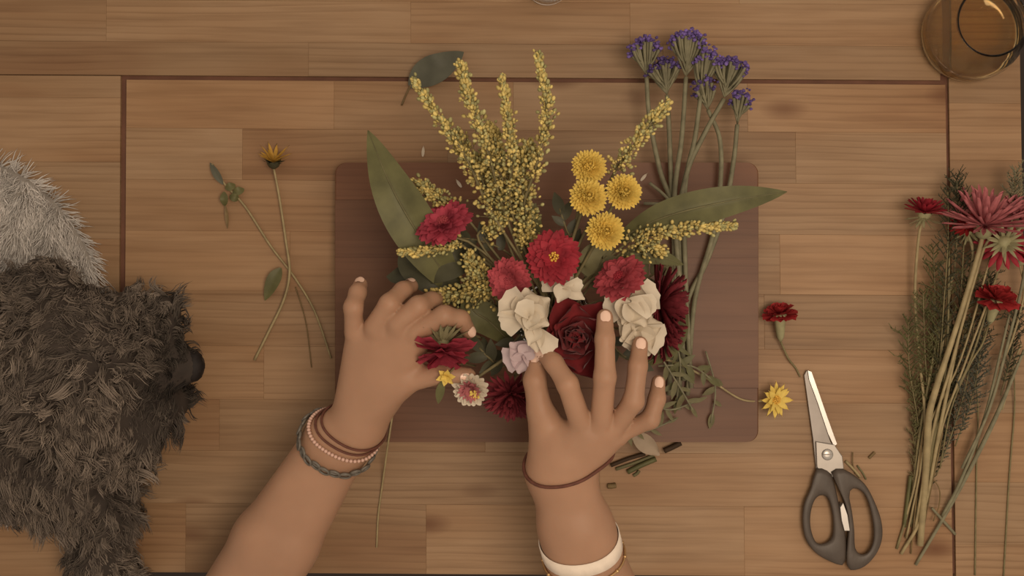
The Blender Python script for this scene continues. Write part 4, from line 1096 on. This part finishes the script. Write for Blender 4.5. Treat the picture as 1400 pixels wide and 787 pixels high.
mumside((1398, 352, .030), (.3, .8, .45), px2m(26), [(1400, 400, .024), (1385, 460, .022), (1368, 500, .018)], 'red chrysanthemum at the very edge of the table', 'scarlet', 25, r_=.0012, cal=False)
mumside((1398, 300, .040), (.5, .7, .5), px2m(36), [(1402, 360, .030), (1380, 460, .026), (1352, 560, .022), (1315, 640, .016)], 'dusty pink chrysanthemum hanging over the table edge', 'dusty', 26, 'greystem', cal=False)

for pts, lab, m_, r_ in (
    ([(1400, 478, .020), (1366, 560, .018), (1332, 630, .014), (1300, 690, .008), (1252, 772, .003)], 'thick grey-green stem slanting across the table joint', 'greystem', [.0014, .0026, .0022, .0017]),
    ([(1380, 430, .030), (1366, 490, .024), (1345, 575, .018), (1312, 660, .012), (1288, 705, .006)], 'thinner grey-green stem running beside the thick slanting one', 'greystem', [.0012, .0018, .0018]),
    ([(1274, 694, .010), (1290, 712, .006), (1306, 730, .003)], 'short grey-green stub crossing the thick slanting stem', 'greystem', [.0014, .0018, .0016]),
    ([(1396, 470, .016), (1384, 505, .012), (1370, 560, .008)], 'pale cut stem end pointing away from the edge chrysanthemum', 'palestem', [.0013, .0014, .0016]),
    ([(1330, 470, .014), (1337, 560, .006), (1335, 640, .0018), (1333, 786, .0014)], 'thin olive stalk lying straight along the end board', 'stem', .0009),
    ([(1386, 500, .012), (1387, 560, .0040), (1380, 650, .0018), (1372, 790, .0014)], 'thin olive stalk near the outer table edge', 'stem', .0009),
    ([(1300, 430, .022), (1290, 520, .020), (1278, 600, .014), (1262, 690, .006), (1243, 742, .002)], 'olive stem inside the bunch under the pale stems', 'stem', .0016),
    ([(1285, 440, .018), (1270, 520, .018), (1256, 600, .012), (1246, 680, .005), (1226, 750, .002)], 'olive stem on the scissors side of the bunch', 'stem', .0015),
    ([(1245, 650, .006), (1240, 690, .004), (1236, 720, .0025)], 'short green stem piece beside the bunch stalk ends', 'leaf', .0022),
    ([(1262, 640, .013), (1283, 665, .012), (1284, 690, .010), (1276, 712, .008)], 'looping dark tendril between the stalk ends', 'brownstem', .0007)):
    q = [P(*p) for p in pts]; V, F = tube(spline(q, 6), r_, 7); tag(mk('cut_stem', V, F, M[m_], None, loc=(q[-1][0], q[-1][1], 0)), lab, 'stem')

sr_ = random.Random(77)
for i in range(9):
    x0 = sr_.uniform(1285, 1375); x1 = sr_.uniform(1262, 1290); x2 = sr_.uniform(1232, 1262); z0 = sr_.uniform(.012, .028)
    q = [P(x0, sr_.uniform(330, 430), z0), P((x0 + x1) / 2 + sr_.uniform(-6, 6), 490, z0), P(x1, 580, z0 * .8), P((x1 + x2) / 2, 660, z0 * .5), P(x2, sr_.uniform(705, 760), .003)]
    V, F = tube(spline(q, 6), sr_.uniform(.0008, .0014), 6)
    tag(mk('cut_stem', V, F, M[('palestem', 'stem', 'brownstem')[i % 3]], None, loc=(q[-1][0], q[-1][1], 0)), 'thin bare stem among the gathered stalks of the table-end bunch', 'stem', 'thin bare stems of the bunch')

# feathery foliage
def feather(pts, label, seed, n=34, Ll=.016, mat='leaf', width=1.0):
    r = random.Random(seed); q = [P(*p) for p in pts]; t = thing('feathery_frond', label, 'foliage', (q[-1][0], q[-1][1], 0), 'feathery fronds of the bunch')
    c = spline(q, 10); V, F = tube(c, .0008, 5); mk('stem', V, F, M['stem'], t); g = Geo()
    for i in range(n):
        u = (i + .5) / n * .9; j = min(len(c) - 2, int(u * (len(c) - 1))); p = c[j]; td = unit(c[j] - c[j + 1]); s_ = unit(np.cross((0, 0, 1), td))
        for sg in (-1, 1):
            l = Ll * (.35 + .75 * math.sin(math.pi * min(1, .15 + u))) * r.uniform(.7, 1.2); e = p + (td * r.uniform(.3, 1.1) + s_ * sg * r.uniform(.3, 1.0) * width + np.array([0, 0, r.uniform(-.25, .6)])) * l
            if e[2] < .002: e[2] = .002
            V, F = tube(np.array([p, (p + e) / 2 + td * .0012, e]), [.00065, .0006, .0002], 3); g.add(V, F)
            for k in (.3, .5, .7, .88):
                b0 = p + (e - p) * k; e2 = b0 + (td * r.uniform(.2, 1) + s_ * sg * r.uniform(-.9, .9) + np.array([0, 0, r.uniform(-.3, .5)])) * l * .32
                V, F = tube(np.array([b0, e2]), [.0006, .0003], 3); g.add(V, F)
    tag(g.out('leaflets', M[mat], t), kind='stuff')
for i, (pts, lab, m_, w) in enumerate((
    ([(1296, 262, .030), (1296, 330, .030), (1290, 420, .026), (1282, 520, .020), (1262, 640, .010)], 'dark feathery frond along the table joint', 'leafdark', 1.0),
    ([(1318, 330, .024), (1312, 420, .022), (1300, 520, .018), (1278, 620, .010)], 'dark feathery frond under the dusty pink chrysanthemum', 'leafdark', 1.1),
    ([(1242, 440, .018), (1243, 500, .016), (1254, 570, .012), (1262, 640, .008)], 'feathery frond spreading on the scissors side', 'leaf', 1.0),
    ([(1262, 400, .020), (1264, 470, .018), (1268, 550, .014), (1266, 640, .010)], 'feathery frond behind the outer red chrysanthemum stem', 'leaf', 1.0),
    ([(1332, 440, .020), (1322, 520, .018), (1302, 590, .012), (1280, 650, .008)], 'feathery frond between red carnation stem and pale stems', 'leafgrey', 1.0),
    ([(1290, 380, .020), (1284, 460, .020), (1276, 540, .016), (1268, 640, .010)], 'feathery frond in the middle of the bunch', 'leaf', 1.1),
    ([(1308, 246, .030), (1310, 300, .026), (1304, 380, .022)], 'feathery frond tip above the dusty pink chrysanthemum', 'leafdark', .9),
    ([(1342, 470, .020), (1330, 540, .016), (1306, 610, .010)], 'sparse feathery frond on the end board', 'leafgrey', .9),
    ([(1388, 240, .040), (1386, 290, .034), (1376, 360, .028)], 'pale feathery tip beside the table edge', 'greystem', .6),
    ([(1276, 340, .018), (1278, 420, .016), (1272, 500, .014), (1266, 600, .010)], 'feathery frond close to the outer red chrysanthemum stem, rising highest beside it', 'leaf', 1.0),
    ([(1330, 360, .018), (1316, 440, .016), (1298, 520, .012), (1280, 600, .008)], 'olive feathery frond beneath the green-backed chrysanthemum', 'leaf', 1.1),
    ([(1252, 520, .010), (1252, 580, .009), (1250, 640, .006), (1246, 720, .003)], 'low feathery frond lying along the stalk ends', 'stem', .6),
    ([(1310, 500, .012), (1300, 560, .010), (1284, 620, .008), (1268, 690, .004)], 'short dark feathery frond between stalk ends and table joint', 'leafdark', .8),
    ([(1352, 380, .016), (1346, 450, .014), (1330, 520, .010)], 'dark feathery frond behind the red carnation', 'leafdark', 1.0),
    ([(1390, 420, .022), (1384, 480, .016), (1368, 540, .010)], 'feathery frond under the edge chrysanthemum', 'leafdark', .9))):
    feather(pts, lab, 100 + i, 30, .018, m_, w)

# ------------------------------------------------------------------ scissors
sc = thing('scissors', 'steel kitchen scissors with dark grey plastic finger loops', 'scissors', P(1135, 640, 0))
def ringpoly(outer, inner, z0, z1, ns=60):
    """flat loop between two outlines with rounded cross-section"""
    O = closed_spline(outer, 8); I = closed_spline(inner, 8); ic = I.mean(0)
    def at(poly, a):
        best = None
        d = np.array([math.cos(a), math.sin(a)]); n = len(poly)
        for i in range(n):
            p, q = poly[i] - ic, poly[(i + 1) % n] - ic; e = q - p; den = d[0] * e[1] - d[1] * e[0]
            if abs(den) < 1e-9: continue
            t = (p[0] * e[1] - p[1] * e[0]) / den; u = (p[0] * d[1] - p[1] * d[0]) / den
            if t > 0 and -1e-9 <= u <= 1 + 1e-9 and (best is None or t > best): best = t
        return ic + d * (best if best else 10)
    prof = [(0, .35), (0, .70), (.08, .92), (.22, 1.0), (.78, 1.0), (.92, .92), (1, .7), (1, .35), (.85, .0), (.15, .0)]
    V = []; K = len(prof)
    for s_ in range(ns):
        a = 2 * math.pi * s_ / ns; o, i_ = at(O, a), at(I, a)
        for u, w in prof:
            xy = o + (i_ - o) * u; V.append(P(xy[0], xy[1], z0 + (z1 - z0) * w))
    F = [(s_ * K + j, ((s_ + 1) % ns) * K + j, ((s_ + 1) % ns) * K + (j + 1) % K, s_ * K + (j + 1) % K) for s_ in range(ns) for j in range(K)]
    return np.array(V), [f[::-1] for f in F]
Lo = [(1116, 640), (1109, 664), (1099, 688), (1097, 714), (1102, 738), (1116, 756), (1137, 768), (1153, 772), (1157, 757), (1156, 730), (1151, 708), (1146, 684), (1141, 662), (1135, 646)]
Li = [(1121, 677), (1113, 685), (1108, 704), (1109, 724), (1116, 741), (1128, 742), (1137, 734), (1139, 716), (1137, 697), (1131, 680)]
Ro = [(1136, 646), (1150, 640), (1166, 648), (1183, 662), (1196, 686), (1205, 712), (1206, 736), (1198, 757), (1182, 774), (1163, 779), (1157, 768), (1158, 745), (1160, 720), (1157, 696), (1149, 672)]
Ri = [(1169, 667), (1161, 675), (1165, 700), (1168, 725), (1169, 748), (1176, 757), (1187, 754), (1194, 736), (1192, 706), (1183, 677)]
V, F = ringpoly(Lo, Li, .0012, .0112); tag(mk('finger_loop', V, F, M['handle'], sc), 'dark grey plastic loop')
V, F = ringpoly(Ro, Ri, .0018, .0125); tag(mk('finger_loop', V, F, M['handle'], sc), 'dark grey plastic loop, the longer one')
def flat(poly, z0, z1, b=.0005):
    w = [tuple(P(x, y, 0)[:2]) for x, y in poly]
    if sum(w[i][0] * w[(i + 1) % len(w)][1] - w[(i + 1) % len(w)][0] * w[i][1] for i in range(len(w))) < 0: w = w[::-1]
    return prism(w, z0, z1, b)
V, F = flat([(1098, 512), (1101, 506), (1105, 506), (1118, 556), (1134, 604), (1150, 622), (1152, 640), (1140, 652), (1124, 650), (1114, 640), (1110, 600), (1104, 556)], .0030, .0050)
tag(mk('lower_blade', V, F, M['steeldark'], sc, False), 'lower steel blade with shade put into its colour')
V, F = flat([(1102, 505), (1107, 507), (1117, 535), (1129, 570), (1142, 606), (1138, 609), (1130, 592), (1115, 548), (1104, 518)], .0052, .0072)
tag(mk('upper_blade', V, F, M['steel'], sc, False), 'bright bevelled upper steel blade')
V, F = flat([(1113, 602), (1138, 606), (1149, 622), (1151, 638), (1142, 649), (1130, 652), (1119, 647), (1114, 636)], .0051, .0080, .0008)
mk('pivot_plate', V, F, plain('satin_steel', (.36, .33, .30, 1), .4, .06, 60, .5, metal=.6), sc, False)
V, F = lathe([(.0062, 0), (.0062, .0012), (.0050, .0022), (.0015, .0024)], 20); pv = mk('pivot_screw', V + P(1131, 621, .0078), F, M['steel'], sc)
V, F = bevel_box(-.0045, .0045, -.0007, .0007, 0, .0005, .0001); mk('screw_slot', V + P(1131, 621, .0101), F, M['steeldark'], pv, False)
V, F = flat([(1144, 690), (1148, 684), (1154, 700), (1157, 722), (1150, 722), (1146, 708)], .002, .0132); mk('grip_teeth', V, F, M['steel'], sc, False)

# ------------------------------------------------------------------ glasses
gz = 0.0003; gc = P(1319, 50, 0)
gl = thing('drinking_glass', 'squat bulbous clear glass of amber drink standing at the table corner', 'glass', gc)
outer = [(.040, 0), (.0470, .0015), (.0510, .007), (.0530, .018), (.0525, .032), (.0490, .046), (.0430, .058), (.0375, .068), (.0358, .0725), (.0354, .0732)]
inner = [(.0350, .0732), (.0348, .0725), (.0366, .068), (.0418, .057), (.0478, .0455), (.0512, .032), (.0516, .018), (.0495, .010), (.040, .0065), (.015, .006)]
V, F = lathe(outer + inner, 64); mk('bowl', V + gc + np.array([0, 0, gz]), F, M['glass'], gl)
prof = [(.015, .0058), (.0402, .0062), (.0498, .0098), (.0519, .018), (.0515, .030), (.0500, .0302), (.010, .0300)]
V, F = lathe(prof, 64); tag(mk('drink', V + gc + np.array([0, 0, gz]), F, M['amber'], gl), 'amber drink')
gc = P(748, -22, 0)
gl = thing('drinking_glass', 'small clear glass cut off by the picture edge behind the goldenrod', 'glass', gc)
V, F = lathe([(.021, 0), (.0240, .0015), (.0250, .006), (.0300, .085), (.0294, .086), (.0285, .085), (.0232, .010), (.010, .0085)], 40)
mk('tumbler', V + gc + np.array([0, 0, gz]), F, M['glass'], gl)

# ------------------------------------------------------------------ scraps
def scrap_stem(pts, r_, mat, label, cat='stem', name='stem_offcut', group=None):
    q = [P(*p) for p in pts]; V, F = tube(spline(q, 4), r_, 6); return tag(mk(name, V, F, M[mat], None, loc=(q[0][0], q[0][1], 0)), label, cat, group)
scrap_stem([(835, 636, .0045), (858, 627, .005), (882, 620, .0045)], .0022, 'bark', 'dark brown twig offcut next to the board edge')
scrap_stem([(908, 616, .006), (919, 611, .006), (931, 605, .006)], .0030, 'bark', 'stubby dark brown twig offcut at the board corner side')
scrap_stem([(842, 641, .002), (866, 633, .0022), (894, 622, .003)], .0019, 'sprig', 'pale green stem offcut under the dark twig')
scrap_stem([(858, 645, .003), (876, 636, .004), (897, 627, .0045)], .0028, 'leaf', 'green stem offcut with blunt end on the table')
scrap_stem([(866, 650, .0018), (871, 647, .0020), (874, 643, .0022)], .0018, 'sprig', 'tiny green offcut at the blunt stem end')
scrap_stem([(831, 664, .0022), (836, 664, .0028), (842, 663, .0022)], .0030, 'brownstem', 'small brown crumb of bark beside the brown wrist cord', 'scrap', 'bark_crumb')
for i, (x, y, a, L_) in enumerate(((578, 214, 85, 16), (631, 256, 125, 14), (668, 270, 135, 18), (678, 285, 50, 18), (876, 247, 50, 14), (655, 225, 20, 6))):
    z = BZ + .0012 if y > 224 else .0012
    V, F = petal(px2m(L_), px2m(4.2), 'point', .4, .15, 4, 3); c, s_ = math.cos(math.radians(a)), math.sin(math.radians(a))
    V = V @ np.array([[c, -s_, 0], [s_, c, 0], [0, 0, 1]]).T
    tag(mk('petal_scrap', V + P(x, y, z), F, M['white'], None, loc=P(x, y, z)), 'sliver of pale petal dropped among the goldenrod sprays', 'petal', 'fallen petal slivers')
# clippings by the scissors and one pale petal by the twigs
for pts, r_, m_, lab in (([(1166, 618, .004), (1166, 634, .004), (1170, 648, .003)], .0007, 'brownstem', 'thin brown clipping beside the scissors pivot'),
                         ([(1156, 630, .0022), (1166, 640, .003), (1176, 652, .002)], .0016, 'palestem', 'pale clipping lying against the scissors handle'),
                         ([(1172, 636, .002), (1180, 647, .002), (1184, 655, .0016)], .0010, 'sprig', 'fine green clipping beyond the pale one'),
                         ([(1188, 626, .0016), (1192, 622, .0018), (1196, 618, .0016)], .0016, 'brownstem', 'brown speck of clipping between scissors and bunch')):
    scrap_stem(pts, r_, m_, lab, 'scrap', 'clipping')
t = thing('fallen_petal', 'pale translucent petal lying across the board edge by the twigs', 'petal', P(880, 606, BZ))
V, F = petal(px2m(44), px2m(24), 'oval', .3, -.12, 7, 5, .05, 3); a = math.radians(-40); c, s_ = math.cos(a), math.sin(a)
mk('petal', V @ np.array([[c, -s_, 0], [s_, c, 0], [0, 0, 1]]).T + P(868, 594, BZ + .006), F, M['dusty'] if False else plain('faded_petal', (.42, .33, .24, 1), .6, .1, 60, trans=.25), t)
